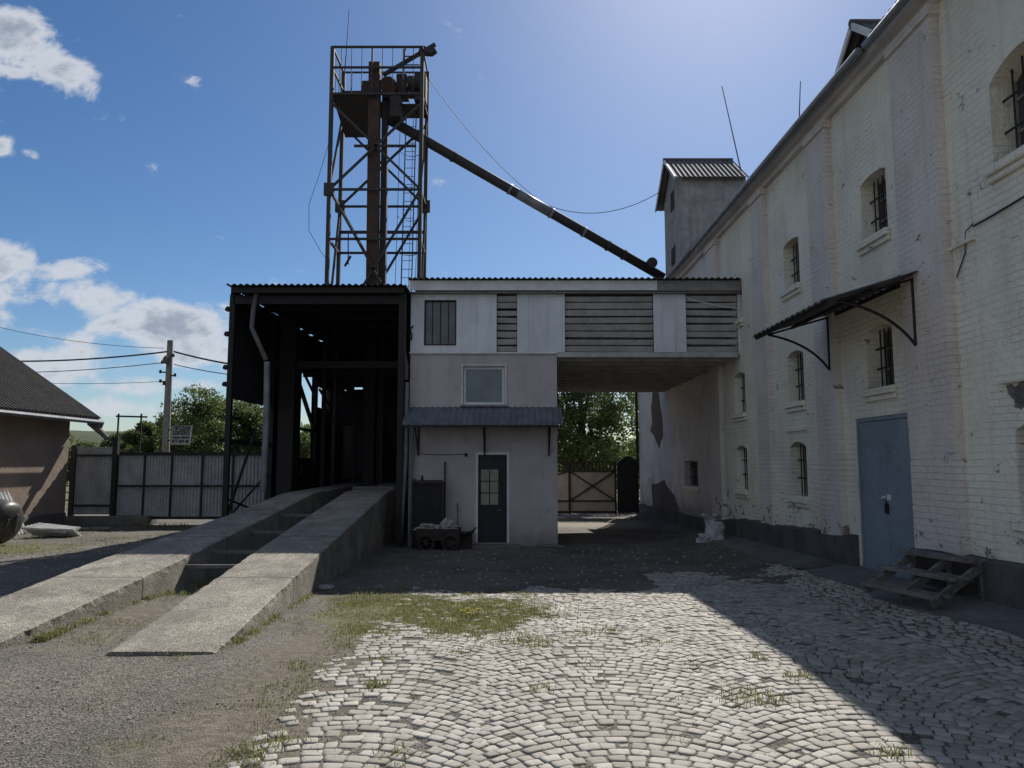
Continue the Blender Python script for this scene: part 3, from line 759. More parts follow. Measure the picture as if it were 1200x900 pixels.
# upper storey: white boards around an opening
def bx(a, b, y=YB): return (a-600)/F*y*1.012, (b-600)/F*y*1.012
zb0, zb1 = zf, atY(600, 345, YB).z
a, b = bx(483, 582); sh0, sh1 = atY(497, 405, YB), atY(535, 352, YB)
w = MB(); wall_holes(w, lambda u, z, d: (u, YB-.03+d, z), XA, b, zb0, zb1, [(sh0.x, sh1.x, sh0.z, sh1.z)], .08)
w.build('upper_board', 'white_panel', house)
m = MB(); m.box(sh0.x, sh1.x, YB+.03, YB+.05, sh0.z, sh1.z)
so = m.build('window', 'pane_dark', house)
m = MB()
for q in range(1, 4): x = sh0.x+(sh1.x-sh0.x)*q/4; m.box(x-.012, x+.012, YB+.015, YB+.029, sh0.z, sh1.z)
m.box(sh0.x, sh0.x+.03, YB-.04, YB+.029, sh0.z, sh1.z); m.box(sh1.x-.03, sh1.x, YB-.04, YB+.029, sh0.z, sh1.z); m.box(sh0.x+.03, sh1.x-.03, YB-.04, YB+.029, sh1.z-.03, sh1.z); m.box(sh0.x+.03, sh1.x-.03, YB-.04, YB+.029, sh0.z, sh0.z+.03)
m.build('glazing_bars', 'dark_wood', so)
MB().box(XA-.02, XC+.0, YB-.05, YB-.032, zf-.04, zf+.0).build('drip_moulding', 'white_trim', house)
a2, b2 = bx(606, 662)
MB().box(a2, b2, YB-.03, YB-.0, zb0, zb1).build('upper_board', 'white_panel', house)
def louvres(parent, x0, x1, z0, z1, y, n=8):
    m = MB(); h = (z1-z0)/n
    for i in range(n):
        z = z0+h*i+.02
        m.beam((x0, y+.05+random.uniform(-.01,.01), z+h*.35+random.uniform(-.012,.012)), (x1, y+.05, z+h*.35+random.uniform(-.012,.012)), .024, h*random.uniform(.68, .82), up=(0, -.45, 1))
    m.build('louvre_boards', 'pale_board', parent)
louvres(house, b+.01, a2-.01, zb0, zb1, YB)
m = MB(); m.box(XA, XA+.1, YB+.1, YE, zb0, zb1); m.box(XA+.11, XC, YE-.1, YE-.003, zb0, zb1+.1); m.box(XA+.11, XC+.3, YB+.3, YB+.32, zb0, zb1)
m.build('upper_wall', 'dark_wood', house)
m = MB(); m.tube([(XA+.06, YB-.03, 5.0), (XA-.0, YB-.12, 4.9), (XA+.04, YB-.12, 4.75), (XA+.02, YB-.05, 4.65)], .02, 6); m.build('lamp_bracket', 'black_steel', house)
# wall cable and tap
m = MB(); p0, p1 = atY(486, 531, YB-.01), atY(546, 532, YB-.01)
m.tube(catenary(p0, p1, .03, 8), .008, 5); m.tube([p1, p1+Vector((0,-.06,-.04))], .03, 6); m.build('cable', 'black_steel', house)

# ------------------------------------------------------------------ GALLERY (bridge)
gal = thing('covered_gallery', 'raised timber gallery with louvres and white boards bridging annex and mill', 'covered bridge', (3.2, 22, zf-.1))
XR = XM-.2
p804 = bx(766, 804); pend = bx(866, 873)
MB().box(p804[0], p804[1], YB-.03, YB, zb0, zb1).build('white_board', 'white_panel', gal)
MB().box(pend[0]-.02, pend[1]-.02, YB-.05, YB+.02, zb0-.05, zb1+.02).build('end_post', 'white_trim', gal)
louvres(gal, b2+.01, p804[0]-.01, zb0, zb1, YB); louvres(gal, p804[1]+.01, pend[0]-.03, zb0, zb1, YB)
m = MB(); m.box(XC+.31, XR, YB+.35, YB+.37, zb0+.02, zb1); m.build('inner_boarding', 'weathered_board', gal)
m = MB(); m.box(XC+.005, XR, YE-.12, YE-.1, zb0+.02, zb1+.05); m.build('rear_boarding', 'dark_wood', gal)
m = MB(); m.box(XC+.005, XR+.15, YB-.02, YB+.12, zf-.12, zf+.0); m.box(XC+.005, XR+.15, YE-.14, YE, zf-.14, zf)
for k in range(11):
    y = YB+.5+k*.82; m.box(XC+.005, XR+.17, y-.05, y+.05, zf-.16, zf+.0)
m.build('floor_beams', 'pale_board', gal)
m = MB()
for k in range(40):
    y = YB+.13+k*.22; m.box(XC+.005, XR+.12, y, y+.205, zf+.003, zf+.03+random.uniform(0, .006))
m.build('floor_planks', 'pale_board', gal)
# fascia and roof
xr0 = atY(478, 326, YB-.3).x; xr1 = atY(877, 330, YB-.3).x
zr = atY(600, 326, YB-.3).z
MB().box(XA-.02, atY(770, 330, YB-.2).x, YB-.2, YB-.17, zr-.27, zr-.03).build('fascia', 'white_trim', house)
MB().box(atY(770, 330, YB-.2).x+.002, xr1-.02, YB-.2, YB-.17, zr-.28, zr-.03).build('fascia', 'grey_board', gal)
MB().box(XA-.02, xr1-.03, YB-.169, YB+.2, zb1+.002, zb1+.03).build('soffit', 'grey_board', gal)
MB().box(XA+.0, xr1-.05, YB-.12, YB-.031, zb1-.0, zb1+.001+.0).build('soffit_lip', 'grey_board', gal)
m = MB(); m.corr((xr0, YB-.32, zr), (XC-xr0, 0, 0), (0, YE-YB+.5, .1), 26, .02, 6, 2, .01, .01); m.build('roof', 'roof_sheet', house)
m = MB(); m.corr((XC+.01, YB-.32, zr), (xr1-XC, 0, 0), (0, YE-YB+.5, .1), 30, .02, 6, 2, .01, .01); m.build('roof', 'roof_sheet', gal)
m = MB(); m.tube(catenary(atY(806, 350, YB-.1), atY(866, 362, YB-.1), .02, 6), .012, 5); m.build('cable', 'white_trim', gal)

# ------------------------------------------------------------------ TRUCK SHED
XS0 = -6.72
YS = 17.5
shed = thing('open_shed', 'tall dark corrugated open shed over the two concrete ramps', 'shed', (-4.6, 22, -.1))
zs = atY(300, 334, YS-.3).z
m = MB(); x0 = atY(266, 334, YS-.3).x
m.corr((x0, YS-.35, zs), (XA-.05-x0, 0, 0), (0, 9.9, .12), 28, .022, 6, 2, .01, .012); m.build('roof', 'asbestos_dark', shed)
for k in range(9):
    y = YS-.2+k*1.15; MB().box(x0+.08, XA-.1, y-.04, y+.04, zs-.17, zs-.035).build('purlin', 'black_steel', shed)
zl = atY(285, 466, YS).z
m = MB()
m.corr((XS0, YS, zl), (0, 3.1, 0), (0, 0, zs+.01-zl), 18, .02, 6, 2, .01, .02)
m.corr((XS0+.004, YS+3.1, 0.0), (0, 2.55, 0), (0, 0, zs+.03), 15, .02, 6, 2, .01)
m.corr((XS0, YS+5.65, 4.55), (0, 1.75, 0), (0, 0, zs+.03-4.55), 10, .02, 6, 2, .01)
m.corr((XS0, YS+5.65, 0.0), (0, 1.75, 0), (0, 0, 1.84), 10, .02, 6, 2, .01)
m.corr((XS0, YS+7.4, 0.0), (0, .55, 0), (0, 0, zs+.03), 4, .02, 6, 2, .01)
m.corr((XS0, YS+7.95, 4.3), (0, 1.7, 0), (0, 0, zs+.05-4.3), 9, .02, 6, 2, .01)
m.corr((XS0, YS+7.95, 0.0), (0, 1.7, 0), (0, 0, 3.6), 9, .02, 6, 2, .01)
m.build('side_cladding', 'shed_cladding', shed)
# rear wall
w = MB(); holes = [(-5.75,-5.45,4.35,4.42),(-4.35,-4.3,4.9,4.95),(-5.0,-4.95,4.75,4.8),(-3.6,-3.57,5.2,5.25),(-3.4,-3.15,4.3,4.34),(-2.9,-2.75,4.3,4.33),(-6.1,-6.05,4.3,4.33)]
wall_holes(w, lambda u, z, d: (u, 27.05+d, z), XS0, XA-.0, -.5, zs+.12, holes, .03)
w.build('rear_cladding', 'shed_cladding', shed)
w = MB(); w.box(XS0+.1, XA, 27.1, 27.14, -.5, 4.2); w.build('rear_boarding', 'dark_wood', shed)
for (x, y, s, lo) in ((XS0+.06, YS, .12, -.1), (XS0+.06, YS+3.1, .16, -.1), (XS0+.55, YS+3.0, .42, -.1), (XS0+.06, YS+5.65, .14, -.1), (XS0+.06, YS+7.6, .16, -.1), (XS0+.06, 27.0, .14, -.1), (-2.62, YS, .14, -.3), (-2.62, YS+5, .14, -.3), (-2.62, 26.9, .14, -.3)):
    MB().box(x-s/2, x+s/2, y-s/2, y+s/2, lo, zs-.17).build('post', 'black_steel', shed)
m = MB(); m.beam((XS0+.1, YS+5.6, 4.1), (XS0+.1, YS+7.5, 2.75), .1, .12); m.beam((XS0+.1, YS+5.65, 2.75), (XS0+.1, YS+7.6, 2.75), .08, .08); m.beam((XS0+.1, YS+5.65, 4.7), (XS0+.1, YS+7.6, 3.85), .06, .08)
m.beam((XS0+.1, YS+8, 4.2), (XS0+.1, YS+9.6, 3.7), .06, .08); m.beam((XS0+.1, YS+8.7, 4.3), (XS0+.1, YS+8.7, 3.6), .06, .06)
m.build('brace', 'black_steel', shed)
for (yy_, zz_) in ((YS+3, 4.4), (YS+6, 4.5), (26.6, 3.0), (YS, zs-.3)):
    MB().beam((XS0+.1, yy_, zz_), (XA-.1, yy_, zz_), .12, .2).build('cross_beam', 'black_steel', shed)
m = MB(); m.beam((XS0+.06, YS-.02, .3), (XS0+.5, YS+.6, 2.5), .05); m.beam((XS0+.06, YS+.1, 2.2), (XS0+.06, YS+3.0, 2.2), .05, .12); m.beam((XS0+.02, YS, .9), (XS0+.02, YS+3.0, .3), .04); m.beam((XS0+.02, YS, .3), (XS0+.02, YS+3.0, 1.4), .04)
m.build('brace', 'black_steel', shed)
for z in (5.35, 4.75, 3.95, 3.55):
    m = MB(); m.box(XS0-.09, XS0-.02, YS-.05, YS+.05, z-.05, z+.06); m.tube([(XS0-.12, YS, z), (XS0-.02, YS, z)], .035, 8); m.build('insulator', 'black_steel', shed)
# downpipes
def pipe(pl, r, name, mat, par):
    MB().tube(pl, r, 10).build(name, mat, par, smooth=False)
P = [atY(px, py, YS-.1) for px, py in ((301,342),(297,362),(295,384),(303,402),(312,422))]
pipe(P, .055, 'downpipe', 'roof_sheet', shed)
P = [atY(px, py, YS-.1) for px, py in ((313,424),(312,500),(308,577))]; pipe(P, .07, 'downpipe', 'galvanised', shed)
P = [atY(px, py, YB-.25) for px, py in ((474,345),(473,408),(476,430),(476,445))]; pipe(P, .05, 'downpipe', 'roof_sheet', shed)
P = [atY(px, py, YB-.25) for px, py in ((477,448),(475,540),(469,632))]; pipe(P, .055, 'downpipe', 'galvanised', shed)
P = [atY(px, py, YB-.15) for px, py in ((484,500),(482,560),(481,630))]; pipe(P, .03, 'conduit', 'galvanised', house)

# hopper machinery inside the shed
hp = thing('grain_hopper', 'dark steel hopper with round casing standing deep inside the open shed', 'hopper', (-4.2, 24.5, .6))
MB().tube([(-4.9, 25, 1.2), (-4.9, 25, 2.9)], .75, 20).build('drum', 'black_steel', hp)
m = MB(); m.add([(-5.2,24,3.3),(-3.2,24,3.3),(-3.2,26,3.3),(-5.2,26,3.3),(-4.6,24.6,2.0),(-3.9,24.6,2.0),(-3.9,25.3,2.0),(-4.6,25.3,2.0)], [(0,1,5,4),(1,2,6,5),(2,3,7,6),(3,0,4,7),(4,5,6,7)]); m.build('funnel', 'black_steel', hp)
for x, y in ((-5.1,24.1),(-3.3,24.1),(-3.3,25.9),(-5.1,25.9)): MB().beam((x, y, -.1), (x, y, 3.3), .1).build('leg', 'black_steel', hp)

# ------------------------------------------------------------------ RAMPS
def ramp(name, lab, prof):
    """prof: list of (y, xl, xr, z)"""
    m = MB(); n = len(prof)
    P = []
    for i in range(n-1):
        steps = 45
        for q in range(steps): P.append([prof[i][k]+(prof[i+1][k]-prof[i][k])*q/steps for k in range(4)])
    P.append(list(prof[-1])); V = []; Fc = []
    for (y, xl, xr, z) in P:
        j = .02*mnoise.noise(Vector((y*4, xl, 0)))+.035*max(0, mnoise.noise(Vector((y*9, xl, 2)))); k = .02*mnoise.noise(Vector((y*4, xr, 7)))-.035*max(0, mnoise.noise(Vector((y*9, xr, 4))))
        V += [(xl-.01, y, -1), (xl+.004*math.sin(y*3), y, z-.07), (xl+j, y, z), (xl+j+.025+.02*random.random(), y, z+.012)]
        for t in (.25, .5, .75): V.append((xl+(xr-xl)*t, y, z+.014+.008*mnoise.noise(Vector((xl+(xr-xl)*t*2, y*2, 1)))))
        V += [(xr+k-.025-.02*random.random(), y, z+.012), (xr+k, y, z), (xr+.004*math.sin(y*3), y, z-.07), (xr+.01, y, -1)]
    w = 11
    for i in range(len(P)-1):
        for q in range(w-1): Fc.append((i*w+q, i*w+q+1, (i+1)*w+q+1, (i+1)*w+q))
    Fc.append(tuple(range(w))); Fc.append(tuple((len(P)-1)*w+q for q in range(w))[::-1])
    m.add(V, Fc); o = m.build(name, 'concrete'); return o
rz = lambda y: .03+max(0, y-7.0)*.086
r1 = ramp('concrete_ramp', '', [(6.98,-3.68,-2.70,.015),(7.4,-3.7,-2.71,.05),(10.4,-3.8,-2.8,rz(10.4)),(14.5,-3.95,-2.92,rz(14.5)),(18.3,-4.05,-3.02,rz(18.3)),(26.9,-4.05,-3.02,rz(18.3)+.06)])
tag(r1, 'right one of the two concrete ramps, its near end square on the gravel', 'ramp', 'concrete truck ramps into the shed')
r2 = ramp('concrete_ramp', '', [(4.6,-5.9,-4.85,-.02),(7.0,-5.88,-4.8,.04),(10.4,-5.88,-4.68,rz(10.4)),(14.7,-5.55,-4.7,rz(14.7)),(18.0,-5.5,-4.75,rz(18)),(26.9,-5.5,-4.75,rz(18)+.06)])
tag(r2, 'left one of the two concrete ramps, nearer the fence and running out of frame', 'ramp', 'concrete truck ramps into the shed')
for i, y in enumerate((10.9, 11.9, 13.6, 15.5)):
    z = rz(y)-.12
    o = MB().beam((-4.85, y, z), (-3.75, y, z), .05, .05).build('crossbar', 'concrete_plain')
    tag(o, ['nearest low crossbar joining the two ramps above the pit', 'second low crossbar from the near end between the two ramps', 'third low crossbar from the near end between the two ramps', 'farthest crossbar between the two ramps, just before the shed'][i], 'crossbar', 'crossbars between the ramps')
m = MB(); m.box(-4.1, -3.0, 19.3, 19.5, .9, 1.1); tag(m.build('concrete_block', 'concrete_plain', bevel=.02), 'low concrete block across the top of the right ramp inside the shed', 'block')

# ------------------------------------------------------------------ TOWER
tw = thing('elevator_tower', 'tall rusty steel lattice tower with railed platform and grain elevator rising behind the shed', 'tower', (-4.2, 23.8, 0))
YN, YF = 23.0, 24.6
def T(px, py, far=False): return atY(px, py, YF if far else YN)
ztop = T(391, 55).z
legs = {'nl': [T(383,335), T(390,55)], 'nr': [T(491,335), T(495,62)], 'fl': [T(396,335,1), T(403,87,1)], 'fr': [T(497,335,1), T(501,95,1)]}
def legp(k, z):
    a, b = legs[k]; t = (z-a.z)/(b.z-a.z); return a+(b-a)*t
for k in legs:
    a = legp(k, -.4); b = legp(k, ztop if k[0] == 'n' else ztop-.0); a.y = legs[k][0].y; b.y = a.y
    zt_ = ztop if k != 'nr' else T(495,62).z
    MB().beam(a, legp(k, zt_), .12, .12).build('leg', 'tower_steel', tw)
zp = T(391, 110).z; 
z1 = T(395, 222).z; z2 = T(395, 260).z; z3 = T(395,280).z
def brace(a, b, w=.07, mat='tower_steel', name='brace'):
    MB().beam(a, b, w, w).build(name, mat, tw)
# horizontals
for z in (z1, z3, zp):
    for (p, q) in (('nl','nr'), ('fl','fr'), ('nl','fl'), ('nr','fr')): brace(legp(p, z), legp(q, z), .07, name='girt')
brace(T(415,171), T(488,171), .07, name='girt')
brace(legp('fl', z1-.9), legp('fr', z1-.9), .09, name='girt')
# diagonals
zmid = (z1+zp)/2
for f in ('n', 'f'):
    for (za, zb_) in ((5.2, z1), (z1, zp-.3)):
        brace(legp(f+'l', za), legp(f+'r', zb_)); brace(legp(f+'r', za), legp(f+'l', zb_))
for sd in ('l', 'r'):
    brace(legp('n'+sd, 5.2), legp('f'+sd, z1)); brace(legp('n'+sd, z1), legp('f'+sd, zp))
for k in ('nl', 'fl', 'fr'):
    p = legp(k, z1); MB().box(p.x-.16, p.x+.16, p.y-.07, p.y+.07, p.z-.2, p.z+.2).build('gusset', 'tower_steel', tw)
# platform: sheet hanging between near and far frames (left side) and rails
a = legp('nl', zp); b = legp('fl', zp)
cx = T(440, 110).x
m = MB(); m.box(a.x-.05, cx, YN-.05, YF+.05, zp-.04, zp+.02); m.box(cx+.55, legp('nr', zp).x, YN+.7, YF+.05, zp-.04, zp+.02)
m.build('platform', 'tower_steel', tw)
m = MB()
m.add([(a.x, YN, zp), (a.x+.1, YF, zp-.75), (cx-.1, YF, zp-.75), (cx-.1, YN, zp), (a.x, YN, zp+.02), (a.x+.1, YF, zp-.73), (cx-.1, YF, zp-.73), (cx-.1, YN, zp+.02)], [(0,1,2,3),(7,6,5,4),(0,4,5,1),(1,5,6,2),(2,6,7,3),(3,7,4,0)])
m.build('chute_tray', 'tower_steel', tw)
for z in (ztop, (ztop+zp)/2+.1):
    m = MB(); xe = legp('nr', ztop)
    m.beam(legp('nl', z), legp('nr', z), .06); m.beam(legp('nl', z), legp('fl', z), .06); m.beam(legp('fl', z), legp('fr', z), .05); m.beam(legp('fr', z), legp('nr', z), .05)
    m.build('handrail', 'tower_steel', tw)
m = MB()
for t in np.linspace(.1, .9, 8):
    a = legp('nl', ztop).lerp(legp('nr', ztop), t); b = legp('nl', zp).lerp(legp('nr', zp), t); m.beam(a, b, .022 if int(t*10) % 4 else .05)
    a = legp('fl', ztop).lerp(legp('fr', ztop), t); b = legp('fl', zp).lerp(legp('fr', zp), t); m.beam(a, b, .018)
for t in (.3, .6): m.beam(legp('nl', ztop).lerp(legp('fl', ztop), t), legp('nl', zp).lerp(legp('fl', zp), t), .018)
m.build('baluster', 'tower_steel', tw)
# elevator casing
YC = 23.3; a = atY(436.5, 335, YC); b = atY(439.5, 75, YC)
v_ = Vector((a.x, YC, a.z-.3))
MB().beam((a.x, YC, -.2), v_, .34, .3).build('elevator_casing', 'black_steel', tw)  # lower part coloured black for the shade inside the shed
MB().beam(v_, (b.x, YC, b.z), .36, .32).build('elevator_casing', 'rust_steel', tw)
c = atY(451, 335, YC+.5)
MB().beam((c.x-.06, YC+.5, -.2), (b.x+.28, YC+.5, b.z-.6), .2, .25).build('elevator_casing', 'tower_steel', tw)
# head machinery
m = MB()
def bxp(x0_, y0_, x1_, y1_, Y, dep): 
    p, q = atY(x0_, y1_, Y), atY(x1_, y0_, Y); m.box(p.x, q.x, Y, Y+dep, p.z, q.z)
for args in ((423, 94, 434, 112, 23.4, .5), (449, 97, 464, 114, 23.5, .7), (464, 86, 477, 110, 23.6, .6), (456, 110, 469, 136, 23.4, .6), (485, 85, 499, 117, 23.5, .5), (466, 100, 489, 105, 23.7, .2), (464, 110, 492, 113, 23.7, .2)):
    m = MB(); bxp(*args); m.build('head_machinery', 'tower_steel', tw, bevel=.03)
MB().tube([atY(455, 100, 23.3), atY(455, 100, 24.2)], .28, 14).build('drive_pulley', 'rust_steel', tw)
MB().tube([atY(478, 97, 23.4), atY(492, 97, 23.4)], .22, 14).build('motor', 'tower_steel', tw)
# lamp arm
a = atY(449, 88, 23.4); b = atY(510, 52, 23.4); m = MB(); m.beam(a, b, .12, .1); m.build('lamp_arm', 'tower_steel', tw)
p = atY(502, 60, 23.4); m = MB(); m.tube([p+Vector((-.28,0,.02)), p+Vector((-.15,0,-.02)), p+Vector((.12,0,-.06)), p+Vector((.24,0,.02))], .16, 10, .10); m.build('flood_lamp', 'tower_steel', tw, smooth=False)
m = MB(); q = [atY(px, py, 23.3) for px, py in ((473,86),(474,60),(476,55),(498,55),(500,58))]; m.tube(q, .035, 6); q = [atY(px, py, 23.3) for px, py in ((474,66),(492,66))]; m.tube(q, .02, 6); q = [atY(px, py, 23.3) for px, py in ((474,76),(492,76))]; m.tube(q, .02, 6); m.build('ladder_hoop', 'tower_steel', tw)
# ladder with cage
m = MB(); lx0, lx1 = atY(470, 250, 24.2).x, atY(482, 250, 24.2).x
for x in (lx0, lx1): m.tube([(x, 24.2, 4.5), (x+.12, 24.2, zp)], .02, 5)
for k in range(30):
    z = 4.6+k*.29
    if z < zp: m.tube([(lx0+.12*(z-4.5)/(zp-4.5), 24.2, z), (lx1+.12*(z-4.5)/(zp-4.5), 24.2, z)], .011, 4)
lad = m.build('ladder', 'tower_steel', tw)
m = MB()
for z in (6.3, 7.5, 8.7, 9.9, 11.1, 12.2):
    cxx = (lx0+lx1)/2+.12*(z-4.5)/(zp-4.5); m.tube([(cxx+.36*math.cos(t), 24.2+.0+.62*math.sin(t)*.9, z) for t in np.linspace(0, math.pi, 11)], .012, 4)
for t in (0, .8, 1.57, 2.3, 3.14): m.tube([((lx0+lx1)/2+.36*math.cos(t), 24.2+.56*math.sin(t), 5.5), ((lx0+lx1)/2+.12+.36*math.cos(t), 24.2+.56*math.sin(t), zp)], .009, 4)
m.build('ladder_cage', 'tower_steel', lad)
m = MB(); m.tube([atY(403, 96, YN+.1), atY(406, 60, YN+.1), atY(409, 12, YN+.1)], .022, 6, .01); m.build('antenna', 'tower_steel', tw)
m = MB(); m.tube([atY(px, py, YN+.2) for px, py in ((386,165),(374,205),(362,240),(362,270),(376,295),(384,305))], .008, 4); m.build('loose_cable', 'wire', tw)
m = MB(); m.tube([atY(408,310,YN+.6), atY(408,270,YN+.6)], .02, 5); m.beam(atY(404,312,YN+.6), atY(411,300,YN+.6), .1, .05); m.build('hanging_chain', 'tower_steel', tw)

# grain spout
sp = thing('grain_spout', 'long dark round grain spout sloping from the lattice tower down to the mill roof', 'chute', tuple(atY(455, 140, 23.9)))
A = atY(452, 138, 23.9); B = atY(777, 325, 26.3)
MB().tube([A, B], .165, 12).build('pipe', 'tower_steel', sp, smooth=True)
d = (B-A); n_ = d.normalized()
for t in (.1, .23, .43, .58, .70, .79, .85):
    c = A+d*t; MB().tube([c-n_*.04, c+n_*.04], .195, 12).build('flange', 'galvanised' if .4 < t < .75 else 'tower_steel', sp)
c = A+d*.52; MB().tube([c-n_*.7, c+n_*.7], .172, 12).build('sleeve', 'galvanised', sp, smooth=True)
c = A+d*.955+Vector((0,0,.25)); m = MB(); m.tube([c+Vector((0,-.2,0)), c+Vector((0,.2,0))], .19, 12); m.build('motor', 'tower_steel', sp)
m = MB(); m.add([tuple(A+Vector(v)) for v in ((-.35,-.2,.5),(.35,-.2,.4),(.35,.2,.4),(-.35,.2,.5),(-.1,-.15,-.1),(.25,-.15,-.25),(.25,.15,-.25),(-.1,.15,-.1))], [(0,1,5,4),(1,2,6,5),(2,3,7,6),(3,0,4,7),(4,5,6,7),(0,3,2,1)]); m.build('inlet_hopper', 'tower_steel', sp)
# wires
def wire(a, b, sag, lab, r=.014, extra=None):
    m = MB(); m.tube(catenary(a, b, sag), r, 5)
    if extra: m.tube(catenary(b, extra[0], extra[1]), r, 5)
    return tag(m.build('cable', 'wire'), lab, 'cable')
c = A+d*.56
wire(atY(503, 93, YN), c+Vector((0,0,.17)), .35, 'thin stay cable drooping from the lattice tower to the middle of the grain spout', .012)
wire(c+Vector((.05,0,.17)), atY(775, 224, 24.4), .5, 'thin cable stretched from the grain spout to the boarded roof dormer', .012)

# ------------------------------------------------------------------ LEFT HOUSE
XH = -13.08
hs = thing('cottage', 'low house with brown corrugated roof and pinkish plaster wall at the left edge', 'house', (XH-3, 16, -.1))
yE = 22.05; ze = 3.18
m = MB(); m.box(XH-6, XH, 9, yE, -.4, ze+.05); m.prism([(XH-6, yE-.2, ze+.05), (XH, yE-.2, ze+.05), (XH-3, yE-.2, ze+2.1)], (0, .2, 0)); m.build('wall', 'house_plaster', hs)
ov = .5; sl = .68
m = MB(); m.corr((XH+ov, 8.6, ze-.12), (0, yE+.75-8.6, 0), (-3.5, 0, 3.5*sl), 85, .025, 6, 2, .012, .012)
m.corr((XH-6-ov, 8.6, ze-.12), (0, yE+.75-8.6, 0), (3.5, 0, 3.5*sl), 60, .025, 4, 2, .012)
ro = m.build('roof', 'asbestos_dark', hs)
m = MB(); m.box(XH+.0, XH+ov-.03, 8.7, yE+.6, ze-.19, ze-.16); m.beam((XH+ov-.05, 8.6, ze-.17), (XH+ov-.05, yE+.7, ze-.17), .03, .12); m.build('eaves_board', 'weathered_board', ro)
m = MB(); m.tube([(XH+ov+.07, 8.6, ze-.2), (XH+ov+.07, yE+.7, ze-.26)], .065, 8); m.build('gutter', 'galvanised', ro)
a = Vector((XH+ov+.07, yE+.55, ze-.3)); b = atY(126, 514, yE+.5); c = atY(106, 494, yE+.5)
m = MB(); m.tube([a, a+Vector((.02,0,-.2)), c], .13, 8); m.tube([c, b], .085, 8); m.build('downpipe', 'roof_sheet', ro)
# pieces of loose plaster at the corner
m = MB(); m.box(XH+.001, XH+.04, 9, yE-.0, -.4, .25); m.build('plinth', 'concrete_plain', hs)

# ------------------------------------------------------------------ FENCE / SLIDING GATE (left)
YG = 22.5
def gpt(px, py, Y=YG): return atY(px, py, Y)
fe = thing('pedestrian_gate', 'narrow framed gate panel of corrugated sheet between the cottage and the sliding gate', 'gate', (gpt(107,600).x, YG, 0))
x0, x1 = gpt(86,600).x, gpt(130,600).x; zt_, zb_ = gpt(100,524).z, gpt(100,601).z
m = MB(); m.corr((x0, YG, zb_), (x1-x0, 0, 0), (0, 0, zt_-zb_), 14, .02, 6, 2, .005, .03); m.build('sheet', 'fence_sheet', fe)
for z_ in (zb_+.22, zt_-.25): MB().beam((x0, YG-.05, z_), (x1, YG-.05, z_), .04, .06).build('rail', 'black_steel', fe)
for x in (x0-.06, x1+.06): MB().box(x-.07, x+.07, YG-.08, YG+.06, -.2, zt_+ (.05 if x < x0 else .3)).build('post', 'black_steel', fe)
m = MB(); m.beam((x0, YG-.03, zb_-.02), (x1, YG-.03, zb_-.02), .05, .04); m.build('bottom_rail', 'galvanised', fe)
sg = thing('sliding_gate', 'wide sliding yard gate of tall grey corrugated sheets beside the dark shed', 'gate', (gpt(210,600).x, YG, 0))
gx0, gx1 = gpt(136,600).x, gpt(312,600).x; gt, gb_ = gpt(200,531).z, gpt(200,607).z
edges = [gpt(p, 560).x for p in (136, 168, 200, 236, 272, 312)]
for a, b in zip(edges[:-1], edges[1:]):
    m = MB(); m.corr((a+.01, YG+.1, gb_), (b-a-.02, 0, 0), (0, 0, gt-gb_), 9, .02, 6, 2, .005, .01); m.build('sheet', 'fence_sheet', sg)
m = MB(); m.beam((gx0, YG+.04, gt-.02), (gx1, YG+.04, gt-.02), .06, .1); m.beam((gx0, YG+.05, (gt+gb_)/2-.02), (gx1, YG+.05, (gt+gb_)/2-.02), .05, .06); m.beam((gx0, YG+.04, gb_), (gx1, YG+.04, gb_), .06, .08)
for x in edges: m.beam((x, YG+.045, gb_), (x, YG+.045, gt), .05, .05)
m.build('frame', 'black_steel', sg)
m = MB(); m.box(x0-.3, edges[1]+.3, YG-.25, YG+.35, -.4, .13); tag(m.build('concrete_kerb', 'concrete_plain', bevel=.02), 'dark low concrete footing under the narrow gate panel', 'footing')
m = MB(); m.beam((gpt(130,485).x, YG+.3, gpt(130,487).z), (gpt(167,485).x, YG+.3, gpt(167,488).z), .04, .05)
for px in (133, 160): m.beam((gpt(px,485).x, YG+.3, 1.5), (gpt(px,485).x, YG+.3, gpt(px,484).z), .04)
m.build('top_rail', 'black_steel', sg)

# ------------------------------------------------------------------ RIGHT REAR GATE
YR = 29.0
rg = thing('yard_gate', 'pale metal gate with crossed braces and dark slats on top under the gallery', 'gate', (3, YR, -.45))
a, b = 1.2, atY(722, 560, YR).x; zt_, zm, zb_ = atY(690,541,YR).z, atY(690,552,YR).z, atY(690,600,YR).z
m = MB(); m.box(a, b, YR, YR+.02, zb_, zm); m.build('sheet', 'gate_sheet', rg)
m = MB(); xs_ = [a+.02, atY(667,560,YR).x, b-.03]
for x in xs_: m.beam((x, YR-.03, zb_-.1), (x, YR-.03, zt_), .07)
m.beam((a, YR-.03, zm), (b, YR-.03, zm), .05, .07); m.beam((a, YR-.03, zb_+.42), (b, YR-.03, zb_+.42), .04, .06); m.beam((a, YR-.03, zb_), (b, YR-.03, zb_), .05, .08); m.beam((a, YR-.03, zt_), (b, YR-.03, zt_), .04, .04)
m.beam((xs_[1], YR-.03, zm), (xs_[2], YR-.03, zb_+.42), .04, .05); m.beam((xs_[2], YR-.035, zm), (xs_[1], YR-.035, zb_+.42), .04, .05); m.beam((xs_[0], YR-.03, zm-.3), (xs_[1], YR-.03, zm), .04, .05)
m.build('frame', 'dark_wood', rg)
m = MB(); x = a+.08
while x < b: m.beam((x, YR-.01, zm), (x, YR-.01, zt_+.02), .05, .02); x += .14
m.build('slats', 'dark_wood', rg)
m = MB(); p, q = atY(724, 601, YR-.3), atY(748, 538, YR-.3); 
